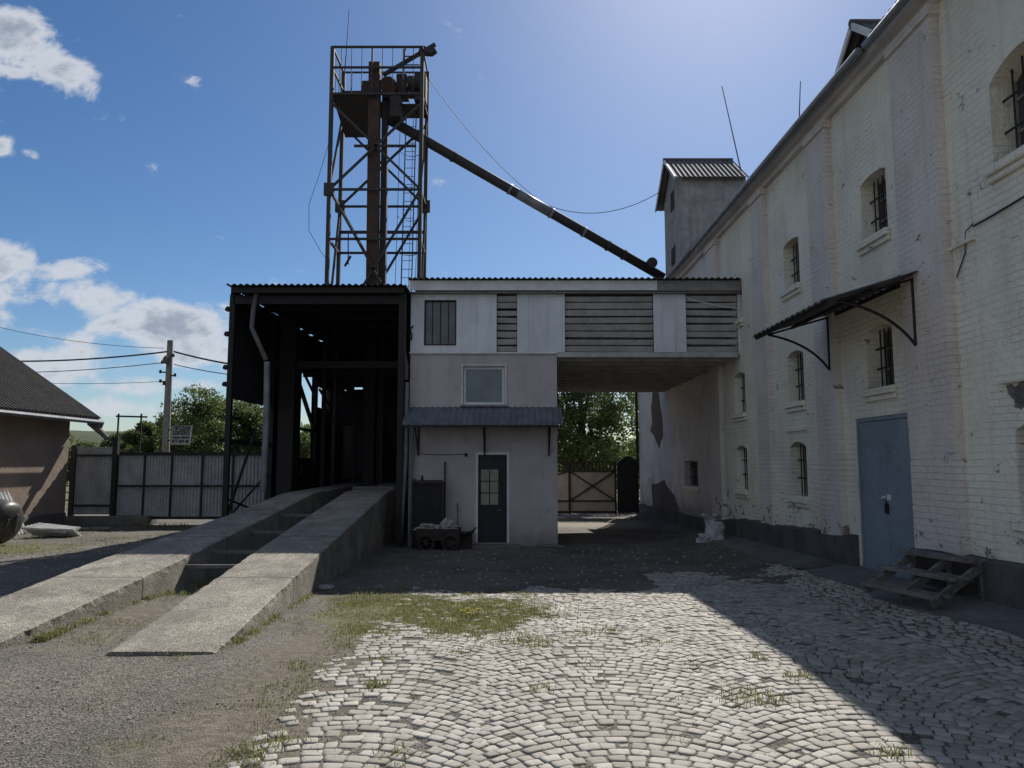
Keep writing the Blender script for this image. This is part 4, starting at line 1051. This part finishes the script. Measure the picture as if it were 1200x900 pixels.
n = 10; arc = [(p.x, YR-.3, p.z), (q.x, YR-.3, p.z)]+[(q.x+(p.x-q.x)*i/n, YR-.3, q.z-.15+.25*math.sin(math.pi*i/n)) for i in range(n+1)]
m.prism(arc, (0, .08, 0)); dl = m.build('metal_door', 'door_dark'); tag(dl, 'dark round-topped metal door leaf at the right end of the rear gate', 'door')
m = MB(); m.beam((p.x, YR-.34, p.z-.03), (q.x, YR-.34, p.z-.03), .05, .05); m.build('kick_rail', 'galvanised', dl)
# boundary wall behind, left of the gate
m = MB(); m.box(-2.4, 1.15, YR-.1, YR+.1, -.6, 1.6); tag(m.build('boundary_wall', 'concrete_plain', bevel=.02), 'low grey wall closing the yard behind the annex', 'wall')

# ------------------------------------------------------------------ UTILITY POLE, SIGN, WIRES
YP = 35.0
p0, p1 = atY(194, 535, YP), atY(199.5, 399, YP)
up = thing('utility_pole', 'leaning grey utility pole with insulators behind the sliding gate', 'utility pole', (p0.x, YP, -.3))
b0 = p0+(p0-p1)*((p0.z+.4)/(p1.z-p0.z)); m = MB(); m.tube([b0, p1], .2, 10, .13); m.build('shaft', 'pole_wood', up)
for (px, py) in ((190,425),(203,417),(188,436),(205,440),(188,447),(192,450)):
    q = atY(px, py, YP-.15); c = p0+(p1-p0)*((q.z-p0.z)/(p1.z-p0.z))
    MB().tube([c, q], .035, 6).tube([q+Vector((0,0,-.05)), q+Vector((0,0,.1))], .07, 8, .05).build('insulator', 'black_steel', up)
MB().tube([atY(193,421,YP-.25), atY(198,423,YP-.25)], .2, 10).build('junction_box', 'roof_sheet', up)
sgn = thing('sign_board', 'pale board with dark Cyrillic lettering fixed beside the utility pole', 'sign', tuple(atY(210, 522, YP-.3)))
a, b, c, d_ = atY(199.5,521,YP-.4), atY(222,521,YP-.4), atY(225,498.5,YP-.4), atY(202.5,498.5,YP-.4)
MB().prism([a, b, c, d_], (0, .05, 0)).build('board', 'sign_board', sgn)
w_ = b.x-a.x; h_ = c.z-b.z
for txt, fz, sz in (('ПРОДАМ', .74, .25), ('БОРОШНО', .50, .22), ('зерно крупа', .33, .11), ('067 504 40', .1, .17)):
    cu = bpy.data.curves.new('lettering', 'FONT'); cu.body = txt; cu.size = sz; cu.align_x = 'CENTER'; cu.extrude = .004; cu.offset = .006
    o = bpy.data.objects.new('lettering', cu); COL.objects.link(o); dg = bpy.context.evaluated_depsgraph_get()
    me = bpy.data.meshes.new_from_object(o.evaluated_get(dg)); bpy.data.objects.remove(o)
    me.name = 'lettering'; me.materials.clear(); me.materials.append(M['sign_paint'])
    o = bpy.data.objects.new('lettering', me); COL.objects.link(o); o.parent = sgn
    xs_v = [v.co.x for v in me.vertices]; wd = max(xs_v)-min(xs_v)
    k = min(1.6, w_*.88/wd)
    o.scale = (k, h_/1.0 if False else 1.15, 1); o.rotation_euler = (R(90), 0, 0)
    tx = fz; o.location = Vector(((a.x+b.x)/2+(d_.x-a.x)*(tx+.1), YP-.412, a.z+h_*fz))-WORLD[sgn.name]
m = MB(); m.beam((a.x-.3, YP-.1, a.z+.2), (b.x, YP-.33, a.z+.2), .04, .05); m.beam((a.x-.3, YP-.1, c.z-.2), (c.x, YP-.33, c.z-.2), .04, .05); m.build('support', 'black_steel', sgn)
wire(atY(196,412,YP), atY(-60,421,YP+2), .25, 'upper overhead cable running left from the utility pole', .04)
wire(atY(204,412,YP), atY(330,434,YP-4), .12, 'upper overhead cable running right from the utility pole behind the shed', .04)
wire(atY(190,425,YP), atY(-60,436,YP+2), .2, 'middle overhead cable running left from the utility pole', .02)
wire(atY(204,427,YP), atY(330,444,YP-4), .12, 'lower overhead cable running right from the utility pole behind the shed', .02)
wire(atY(190,447,YP), atY(-60,442,YP+2), .2, 'lowest overhead cable running left from the utility pole', .012)
wire(atY(-60,368,60), atY(192,408,60), .6, 'faint far overhead cable crossing the clouds above the cottage', .02)
for i, (ya, yb_) in enumerate(((459,460),(463,464),(474,475),(478,480))):
    wire(atY(560, ya, 33.5), atY(850, yb_, 33.5), .1, ['topmost','second','third','lowest'][i]+' of the four pale cables crossing in front of the tree behind the gallery', .014)

# ------------------------------------------------------------------ TREES
def crown_mesh(blobs, n, leaf, mat, parent, name='crown'):
    cs = []; 
    vol = np.array([b[3]*b[4]*b[5] for b in blobs])**.66; pr = vol/vol.sum()
    ks = rng.choice(len(blobs), n, p=pr)
    B = np.array(blobs)[ks]
    d = rng.normal(size=(n, 3)); d /= np.linalg.norm(d, axis=1)[:, None]
    r = rng.uniform(.25, 1.0, n)**.45*rng.uniform(.85, 1.12, n)
    P = B[:, :3]+d*B[:, 3:6]*r[:, None]
    # clumping: keep where a noise field is high, so that gaps open
    keep = np.array([mnoise.noise(Vector(p*1.1))+.6*mnoise.noise(Vector(p*3.1)) > -.12 for p in P]); P = P[keep]; n = len(P)
    a = rng.normal(size=(n, 3)); a /= np.linalg.norm(a, axis=1)[:, None]
    b = np.cross(a, rng.normal(size=(n, 3))); b /= np.linalg.norm(b, axis=1)[:, None]
    s = leaf*rng.uniform(.6, 1.3, n)[:, None]
    V = np.stack([P-a*s, P+b*s*.45, P+a*s, P-b*s*.45], 1).reshape(-1, 3)
    mb = MB(); mb.v = V; mb.f = np.arange(4*n).reshape(n, 4).tolist()
    o = mb.build(name, mat, parent)
    rn = np.clip(rng.normal(.45, .22, n)+.2*np.array([mnoise.noise(Vector(p*.8)) for p in P]), 0, 1)
    at = o.data.attributes.new('rnd', 'FLOAT', 'POINT'); at.data.foreach_set('value', np.repeat(rn, 4).astype(np.float32))
    return o
def tree(x, y, h, w, lab, n=16000, leaf=.10, mat='leaf_mid', low=.25, nb=16, grp=None, name='broadleaf_tree'):
    z0 = G(x, y); t = thing(name, lab, 'tree', (x, y, z0), grp)
    blobs = []
    for i in range(nb):
        f = i/(nb-1); zz = z0+h*(low+.12+(.95-low-.12)*f); rr = w*.5*math.sqrt(max(.05, 1-(max(0, f-.35)/.68)**2))*random.uniform(.55, .95)
        an = i*2.4+random.uniform(-.4, .4); r = random.uniform(.13, .24)*w
        blobs.append((x+rr*math.cos(an)*.75, y+rr*math.sin(an)*.75, zz-r*.3, r*random.uniform(.8,1.3), r, r*random.uniform(.6, .95)))
    m = MB(); m.tube([(x, y, z0-.3), (x+.1, y, z0+h*.3), (x-.05, y, z0+h*.6), (x, y, z0+h*.85)], .045*h*.6, 8, .02)
    m.build('trunk', 'bark', t)
    m = MB()
    for b in blobs[::1]:
        zs_ = z0+h*random.uniform(.18, .55)
        m.tube([(x, y, min(zs_, b[2]-.3)), (x+(b[0]-x)*.5, y+(b[1]-y)*.5, (zs_+b[2])/2), (b[0], b[1], b[2]+b[5]*.3)], .012*h*.6, 5, .012)
    m.build('limbs', 'bark', t)
    crown_mesh(blobs, n, leaf, mat, t)
    return t
tree(3.6, 39.0, 10.5, 7.5, 'large leafy tree behind the yard gate, filling the opening under the gallery', 60000, .10, 'leaf_mid', .08, 24)
tree(9.0, 43, 7.5, 6, 'lower tree behind the far end of the mill', 9000, .15, 'leaf_mid', .1, 14)
tree(-2.0, 42, 8.0, 6, 'tree standing behind the plastered annex', 9000, .15, 'leaf_dark', .1, 14)
specs = [(236,468,40,5.2,'tallest rounded bushy tree right of the sign board'), (268,474,42,4.6,'bushy tree just left of the dark shed corner'), (203,492,44,4.2,'rounded bush behind the sign board'),
         (172,500,41,3.6,'low bushy tree left of the utility pole'), (296,478,43,4.6,'bushy tree seen through the open side of the shed'), (140,514,50,3.5,'small sparse tree nearest the cottage above the gates'),
         (352,500,43,4.2,'dark bushy tree seen through the narrow rear opening of the shed'), (98,520,60,4.0,'low far shrub beside the cottage corner')]
for i, (px, py, Y_, w_, lab) in enumerate(specs):
    p = atY(px, py, Y_); tree(p.x, Y_, (p.z-G(p.x, Y_))*1.06, w_, lab, 26000, .085, ('leaf_mid', 'leaf_dark')[i % 2], .02, 15, 'bushy trees beyond the gates')
for i in range(9):   # hedge row further out closes the view
    px = [330, 372, 408, 450, 640, 700, 760, 60, 180][i]; Y_ = 55+i*1.5; p = atY(px, 512, Y_)
    tree(p.x, Y_, (p.z+.4), 8, ['far tree behind the left end of the shed','far tree behind the middle of the shed','far tree behind the hopper','far tree behind the annex corner','far tree behind the rear gate slats','far tree right of the large leafy tree','far tree behind the mill end','far tree behind the cottage gable','far tree low between sign board and hill'][i], 6000, .22, 'leaf_mid', .02, 12, 'far trees on the horizon')
# hill
m = MB(); V = []; n = 60
for j in range(12):
    for i in range(n):
        x = -700+i*14.0; yv = 560+j*40
        hh = 34*math.exp(-((x+430)/130)**2)+18*math.exp(-((x+250)/90)**2)+ 14*math.exp(-((x-40)/100)**2)
        V.append((x, yv, -1+hh*math.sin(math.pi*min(1, j/11))**.8*(1+.08*mnoise.noise(Vector((x*.02, yv*.02, 0))))))
m.add(V, [(j*n+i, j*n+i+1, (j+1)*n+i+1, (j+1)*n+i) for j in range(11) for i in range(n-1)])
o = m.build('hill', 'hill', smooth=True); o['kind'] = 'structure'

# ------------------------------------------------------------------ LOOSE THINGS
# lying tank at left
yt = 16.6; zt0 = G(-11.4, yt); tk = thing('lying_tank', 'dark rounded tank lying on its side at the left edge below the cottage wall', 'tank', (-11.9, yt, zt0))
V = []; prof = [(0, .0), (0, .25), (.05, .40), (.14, .47), (.5, .48), (1.1, .48), (1.3, .42), (1.36, .0)]
m = MB(); o_ = Vector((-11.0, yt, zt0+.46)); ax = Vector((-.93, .1, .18)).normalized(); e1 = ax.cross(Vector((0,0,1))).normalized(); e2 = ax.cross(e1)
for (t, r) in prof:
    for k in range(24): a = 2*math.pi*k/24; V.append(o_+ax*t+(e1*math.cos(a)+e2*math.sin(a))*max(r, .001))
m.add(V, [(i*24+k, i*24+(k+1)%24, (i+1)*24+(k+1)%24, (i+1)*24+k) for i in range(len(prof)-1) for k in range(24)])
bd = m.build('shell', 'tank_plastic', tk, smooth=True)
m = MB(); m.beam(o_-ax*.02+e1*.12+e2*.18, o_-ax*.02+e1*.12-e2*.2, .05, .05); m.beam(o_-ax*.02-e1*.15+e2*.05, o_-ax*.02-e1*.12-e2*.12, .06, .04); m.build('end_bracket', 'roof_sheet', tk)
m = MB(); m.tube([o_+ax*.5-e2*0+e1*(-.02)+Vector((0,0,.47)), o_+ax*.5+Vector((0,0,.53))], .09, 12); m.build('filler_cap', 'black_steel', tk)
# leaning corrugated sheet
m = MB(); m.corr((-12.35, 18.1, -.1), (-.1, 1.35, 0), (-.55, 0, 1.05), 9, .03, 6, 2, .01); tag(m.build('corrugated_sheet', 'asbestos_white'), 'white corrugated sheet leaning up behind the dark tank', 'roof sheet', 'discarded corrugated sheets')
o1 = atZ(36, 630, -.1); m = MB(); z = G(o1.x, o1.y)
m.corr((o1.x-.15, o1.y+.35, z+.02), (.05, -.45, .22), (1.1, .15, -.04), 5, .03, 6, 2, .01); m.corr((o1.x-.2, o1.y-.1, z+.24), (.1, .55, .06), (1.0, .1, -.12), 5, .03, 6, 2, .01)
tag(m.build('corrugated_sheet', 'asbestos_white'), 'broken white corrugated pieces lying on the grass beside the leaning sheet', 'roof sheet', 'discarded corrugated sheets')
# plank on ground by the cottage
p = atZ(75, 622, -.1); tag(MB().beam((p.x-.5, p.y, -.05), (p.x+1.1, p.y+.3, -.05), .12, .06).build('plank', 'weathered_board'), 'grey plank lying on the grass by the cottage corner', 'plank')

# sack heap by the mill
def lump(name, mat, c, r, seed, parent=None, up=1.0):
    V = []; n1, n2 = 18, 12; Fc = []
    for j in range(n2+1):
        th = math.pi*j/n2
        for i in range(n1):
            ph = 2*math.pi*i/n1; d = Vector((math.sin(th)*math.cos(ph), math.sin(th)*math.sin(ph), math.cos(th)))
            k = 1+.22*mnoise.noise(d*1.7+Vector((seed, 0, 0)))+.10*mnoise.noise(d*5+Vector((seed, 3, 0)))
            z = d.z*r[2]*k; z = max(z, -r[2]*.72); V.append((c[0]+d.x*r[0]*k, c[1]+d.y*r[1]*k, c[2]+z+r[2]*.72))
    for j in range(n2):
        for i in range(n1): Fc.append((j*n1+i, (j+1)*n1+i, (j+1)*n1+(i+1)%n1, j*n1+(i+1)%n1))
    return MB().add(V, Fc).build(name, mat, parent, smooth=True)
def crumple(name, mat, c, r, seed, parent=None, flat=.3):
    """faceted, folded heap of cloth or sheet plastic"""
    V = []; n1, n2 = 40, 26; Fc = []
    for j in range(n2+1):
        th = math.pi*j/n2
        for i in range(n1):
            ph = 2*math.pi*i/n1; d = Vector((math.sin(th)*math.cos(ph), math.sin(th)*math.sin(ph), math.cos(th))); q = d*1.4+Vector((seed, 0, 0))
            k = 1+.55*mnoise.noise(q)+.30*(abs(mnoise.noise(d*3.1+Vector((seed, 3, 0))))*2-.6)+.16*(abs(mnoise.noise(d*7+Vector((seed, 5, 0))))*2-.5)
            V.append((c[0]+d.x*r[0]*k, c[1]+d.y*r[1]*k, c[2]+max(0.0, d.z*r[2]*k+r[2]*flat)))
    for j in range(n2):
        for i in range(n1): Fc.append((j*n1+i, (j+1)*n1+i, (j+1)*n1+(i+1)%n1, j*n1+(i+1)%n1))
    return MB().add(V, Fc).build(name, mat, parent)
zk = G(4.85, 18)
s = thing('white_sack', 'tall stuffed white plastic sack with open neck standing by the mill wall', 'sack', (4.85, 18.0, zk), 'sacks by the mill wall')
V = []; Fc = []; n1, n2 = 36, 22
for j in range(n2+1):
    t = j/n2; rad = .21*(1-.12*t) if t < .7 else .21*(.916-1.3*(t-.7)**1.0) if t < .82 else .21*(.76+1.5*(t-.82))
    for i in range(n1):
        ph = 2*math.pi*i/n1; k = 1+.25*mnoise.noise(Vector((math.cos(ph)*1.3, math.sin(ph)*1.3, t*2.5)))+.14*mnoise.noise(Vector((math.cos(ph)*4, math.sin(ph)*4, t*7)))
        z = .58*t+(.09*mnoise.noise(Vector((math.cos(ph)*2, math.sin(ph)*2, 8))) if t > .8 else 0)
        V.append((4.85+rad*k*math.cos(ph)*1.15-.10*t*t, 18+rad*k*math.sin(ph), zk+z))
for j in range(n2):
    for i in range(n1): Fc.append((j*n1+i, j*n1+(i+1)%n1, (j+1)*n1+(i+1)%n1, (j+1)*n1+i))
Fc.append(tuple(range(n1))[::-1])
MB().add(V, Fc).build('body', 'sack', s, smooth=True)
m = MB(); m.tube([(4.80+.175*math.cos(t), 18+.155*math.sin(t), zk+.465) for t in np.linspace(0, 2*math.pi, 17)], .012, 6, cap=False); m.build('tie', 'weathered_board', s)
tag(crumple('white_sack', 'sack', (4.5, 17.8, G(4.5, 17.8)), (.15, .13, .14), 8), 'small crumpled white bag lying beside the tall white sack', 'sack', 'sacks by the mill wall')
p = atZ(1173, 708, .05); 
tag(lump('cloth_scrap', 'rag', (p.x, p.y, G(p.x, p.y)-.01), (.16, .07, .022), 5), 'flat pale scrap lying on the cement by the mill base right of the steps', 'scrap')
p = atZ(955, 668, .0); tag(lump('stone_slab', 'plinth', (p.x, p.y, G(p.x, p.y)-.02), (.35, .12, .06), 12), 'dark flat stone slab lying on the edge of the cement apron', 'stone')
# junk by the annex door
YJ = YB-.12; gJ = G(-2, 17.6)
a = atY(484, 640, YJ-.3); b = atY(522, 562, YJ-.3)
cb = thing('old_cabinet', 'old dark upright cabinet without door against the annex wall', 'cabinet', ((a.x+b.x)/2, YJ-.2, gJ))
m = MB(); m.box(a.x, b.x-.1, YJ-.32, YJ-.3, gJ+.05, b.z-.08); m.build('front_panel', 'shed_cladding', cb)
MB().box(a.x-.03, a.x-.002, YJ-.33, YJ+.05, gJ, b.z).build('side_panel', 'dark_wood', cb, bevel=.008); MB().box(b.x-.09, b.x-.03, YJ-.33, YJ+.05, gJ, b.z-.05).build('side_panel', 'dark_wood', cb, bevel=.008); MB().box(a.x, b.x-.1, YJ-.36, YJ+.05, b.z-.07, b.z-.02).build('top', 'dark_wood', cb, bevel=.008)
m = MB(); x_ = a.x+.18; m.tube([(x_, YJ-.2, b.z-.02), (x_, YJ-.2, b.z+.07), (x_, YJ-.2, b.z+.1)], .035, 10, .015); tag(m.build('bottle', 'black_steel'), 'small dark bottle standing on the old cabinet', 'bottle')
ct = thing('hand_cart', 'low dark handcart with two wheels loaded with rags in front of the old cabinet', 'cart', (-1.7, 17.15, gJ))
c0_, c1_ = atY(487, 622, 17.1).x, atY(541, 622, 17.1).x
m = MB(); m.box(c0_+.05, c1_-.05, 16.95, 17.4, gJ+.22, gJ+.27); m.box(c0_+.05, c1_-.05, 16.93, 16.95, gJ+.22, gJ+.48); m.box(c0_+.03, c0_+.05, 16.93, 17.42, gJ+.22, gJ+.48); m.box(c1_-.05, c1_-.03, 16.93, 17.42, gJ+.22, gJ+.48); m.box(c0_+.05, c1_-.05, 17.4, 17.42, gJ+.22, gJ+.48)
m.build('box', 'dark_wood', ct, bevel=.006)
for x in ((501-600)/F*16.9, (529-600)/F*16.9):
    wq = MB(); wq.tube([(x+.17*math.cos(t), 16.88, gJ+.17+.17*math.sin(t)) for t in np.linspace(0, 2*math.pi, 21)], .035, 8, cap=False); wh = wq.build('wheel', 'black_rubber', ct)
    q = MB(); q.tube([(x, 16.85, gJ+.17), (x, 16.92, gJ+.17)], .05, 10)
    for k in range(5): q.beam((x, 16.88, gJ+.17), (x+.15*math.cos(k*1.257), 16.88, gJ+.17+.15*math.sin(k*1.257)), .02, .02)
    q.build('hub', 'dark_wood', wh)
m = MB(); m.tube([(c1_-.05, 17.2, gJ+.3), (c1_+.25, 17.1, gJ+.42), (c1_+.33, 17.1, gJ+.5)], .02, 6); m.build('handle', 'black_steel', ct)
tag(crumple('rag_bundle', 'rag', ((502-600)/F*17.1, 17.15, gJ+.44), (.25, .15, .12), 2), 'pale crumpled rags heaped on the left half of the handcart', 'rags', 'rags on the handcart')
tag(crumple('rag_bundle', 'rag', ((526-600)/F*17.1, 17.15, gJ+.44), (.2, .14, .17), 6), 'pale crumpled rags heaped on the right half of the handcart', 'rags', 'rags on the handcart')
tag(MB().beam((atY(522,640,YB-.1).x, YB-.3, gJ), (atY(521.5,541,YB-.03).x, YB-.03, atY(521,541,YB).z), .035, .035).build('wooden_pole', 'dark_wood'), 'tall thin wooden pole leaning on the annex wall beside the cabinet', 'pole')
br = thing('broom', 'short-handled broom leaning between the handcart and the annex door', 'broom', (atY(537,640,YB-.3).x, YB-.4, gJ))
MB().tube([(atY(537,640,YB-.4).x, YB-.45, gJ+.2), (atY(536,590,YB-.05).x, YB-.05, atY(536,590,YB-.05).z)], .016, 6).build('handle', 'weathered_board', br)
m = MB(); x = atY(537,640,YB-.4).x
for k in range(14): m.beam((x+random.uniform(-.03,.03), YB-.45, gJ+.24), (x+random.uniform(-.13,.13), YB-.5+random.uniform(-.04,.04), gJ), .02, .015)
m.build('bristles', 'weathered_board', br)
m = MB(); x = (546-600)/F*17.5; m.box(x-.18, x+.16, 17.25, 17.55, gJ, gJ+.34); m.box(x-.22, x+.2, 17.2, 17.6, gJ+.341, gJ+.37)
tag(m.build('wooden_crate', 'dark_wood', bevel=.01), 'dark low wooden crate standing left of the annex door', 'crate')
for i, (px, py, w_) in enumerate(((640,641,.22),(655,642,.12))):
    p = atZ(px, py, -.24); tag(MB().box(p.x-w_, p.x+w_, p.y-.1, p.y+.1, G(p.x,p.y), G(p.x,p.y)+.06).build('stone_slab', 'concrete_plain', bevel=.015), ['longer flat slab lying at the right corner of the annex', 'shorter flat slab just right of the annex corner'][i], 'stone', 'flat slabs at the annex corner')

# ------------------------------------------------------------------ LIGHT AND SKY
SUN = Vector((.34, 1.11, 1.0)).normalized(); EL = math.asin(SUN.z); AZ = math.atan2(SUN.x, SUN.y)
sd = bpy.data.lights.new('sun', 'SUN'); sd.energy = 5.0; sd.angle = R(.5); sd.color = (1.0, .95, .87)
so_ = bpy.data.objects.new('sun', sd); COL.objects.link(so_); so_.rotation_euler = SUN.to_track_quat('Z', 'Y').to_euler(); so_.location = (0, 0, 30)
wd = bpy.data.worlds.new('World'); scn.world = wd; wd.use_nodes = True; nt = wd.node_tree; N = nt.nodes; L = nt.links
bg = N['Background']; sky = N.new('ShaderNodeTexSky'); sky.sky_type = 'NISHITA'; sky.sun_disc = False
sky.sun_elevation = EL; sky.sun_rotation = AZ; sky.altitude = 300; sky.air_density = 1.0; sky.dust_density = .55; sky.ozone_density = 2.5
def wm(op, a, b=0.0, c=None, clamp=False):
    n = N.new('ShaderNodeMath'); n.operation = op; n.use_clamp = clamp
    for i, v in enumerate((a, b, c)):
        if v is None: continue
        if isinstance(v, bpy.types.NodeSocket): L.new(v, n.inputs[i])
        else: n.inputs[i].default_value = v
    return n.outputs[0]
tc = N.new('ShaderNodeTexCoord'); sx = N.new('ShaderNodeSeparateXYZ'); L.new(tc.outputs['Generated'], sx.inputs[0])
dyy = wm('MAXIMUM', wm('ABSOLUTE', sx.outputs[1]), .15)
U = wm('DIVIDE', sx.outputs[0], dyy); Wv = wm('DIVIDE', sx.outputs[2], dyy)
def blob(px0, py0, rx, ry, rot, amp):
    u, y, z = ray(px0, py0); cu, cw = u/y, z/y; rx /= F; ry /= F
    a = wm('SUBTRACT', U, cu); b = wm('SUBTRACT', Wv, cw); c, s = math.cos(R(rot)), math.sin(R(rot))
    p = wm('ADD', wm('MULTIPLY', a, c/rx), wm('MULTIPLY', b, s/rx)); q = wm('ADD', wm('MULTIPLY', a, -s/ry), wm('MULTIPLY', b, c/ry))
    r2 = wm('ADD', wm('MULTIPLY', p, p), wm('MULTIPLY', q, q))
    return wm('MULTIPLY', wm('POWER', 2.718, wm('MULTIPLY', r2, -1.0)), amp)
front = wm('GREATER_THAN', sx.outputs[1], 0.0)
bl_ = [blob(5,35,75,42,-35,1.0), blob(75,85,62,32,-42,1.0), blob(15,82,40,14,-10,.55), blob(218,92,34,12,-12,.37), blob(48,187,32,8,-25,.4), blob(2,173,18,12,0,.6), blob(8,302,55,32,0,.85), blob(70,315,50,16,0,.8),
       blob(120,350,70,24,-8,.85), blob(190,375,110,34,-8,.95), blob(60,395,80,20,0,.45), blob(240,410,70,26,0,.8), blob(60,425,110,26,-3,.8), blob(-80,380,110,80,0,.8), blob(200,450,120,14,0,.7), blob(90,478,130,12,0,.55), blob(250,480,130,12,0,.5), blob(-10,355,22,10,0,.6), blob(430,470,200,60,0,.4), blob(-300,100,160,70,0,.9)]
tot = bl_[0]
for b in bl_[1:]: tot = wm('MAXIMUM', tot, b)
# elsewhere in the sky, unseen clouds added to brighten the shaded walls
cv = N.new('ShaderNodeCombineXYZ'); L.new(U, cv.inputs[0]); L.new(wm('MULTIPLY', Wv, 1.5), cv.inputs[1]); L.new(front, cv.inputs[2])
def wn(scale, det, rough, off=0.0, dist=0.0):
    n = N.new('ShaderNodeTexNoise'); n.inputs['Scale'].default_value = scale; n.inputs['Detail'].default_value = det; n.inputs['Roughness'].default_value = rough; n.inputs['Distortion'].default_value = dist
    mp = N.new('ShaderNodeMapping'); mp.inputs['Location'].default_value = (off, off*.7, 0); L.new(cv.outputs[0], mp.inputs[0]); L.new(mp.outputs[0], n.inputs['Vector']); return n.outputs['Fac']
big = wn(3.2, 3, .5, 4.0)
back = wm('MULTIPLY', wm('SUBTRACT', 1.0, front), wm('MULTIPLY', big, 1.0))
tot = wm('ADD', wm('MULTIPLY', tot, front), back)
f1 = wn(9, 12, .62, 1.0, .25); f2 = wn(26, 8, .6, 2.0)
dens = wm('ADD', tot, wm('MULTIPLY', wm('SUBTRACT', f1, .5), 2.3)); dens = wm('ADD', dens, wm('MULTIPLY', wm('SUBTRACT', f2, .5), .35))
mr = N.new('ShaderNodeMapRange'); mr.interpolation_type = 'SMOOTHSTEP'; L.new(dens, mr.inputs[0]); mr.inputs[1].default_value = .30; mr.inputs[2].default_value = .68
shd = N.new('ShaderNodeMapRange'); shd.interpolation_type = 'SMOOTHSTEP'; L.new(wm('ADD', dens, wm('MULTIPLY', wm('SUBTRACT', f2, .5), .9)), shd.inputs[0]); shd.inputs[1].default_value = .7; shd.inputs[2].default_value = 1.25
cm = N.new('ShaderNodeMix'); cm.data_type = 'RGBA'; L.new(shd.outputs[0], cm.inputs[0]); CL = 1.0
cm.inputs[6].default_value = (7.6, 8.1, 8.9, 1); cm.inputs[7].default_value = (4.0, 4.6, 5.6, 1)
hs_ = N.new('ShaderNodeHueSaturation'); L.new(sky.outputs[0], hs_.inputs['Color']); hs_.inputs['Saturation'].default_value = 1.22; hs_.inputs['Value'].default_value = 1.0
tn = N.new('ShaderNodeMix'); tn.data_type = 'RGBA'; tn.blend_type = 'MULTIPLY'; tn.inputs[0].default_value = 1; L.new(hs_.outputs[0], tn.inputs[6]); tn.inputs[7].default_value = (.95, 1.01, 1.09, 1)
mx = N.new('ShaderNodeMix'); mx.data_type = 'RGBA'; L.new(wm('MULTIPLY', mr.outputs[0], .93), mx.inputs[0]); L.new(tn.outputs[2], mx.inputs[6]); L.new(cm.outputs[2], mx.inputs[7])
L.new(mx.outputs[2], bg.inputs['Color']); bg.inputs['Strength'].default_value = .06
scn.view_settings.view_transform = 'Standard'; scn.view_settings.look = 'None'; scn.view_settings.exposure = 0.4; scn.view_settings.gamma = 1
scn.view_settings.use_curve_mapping = False
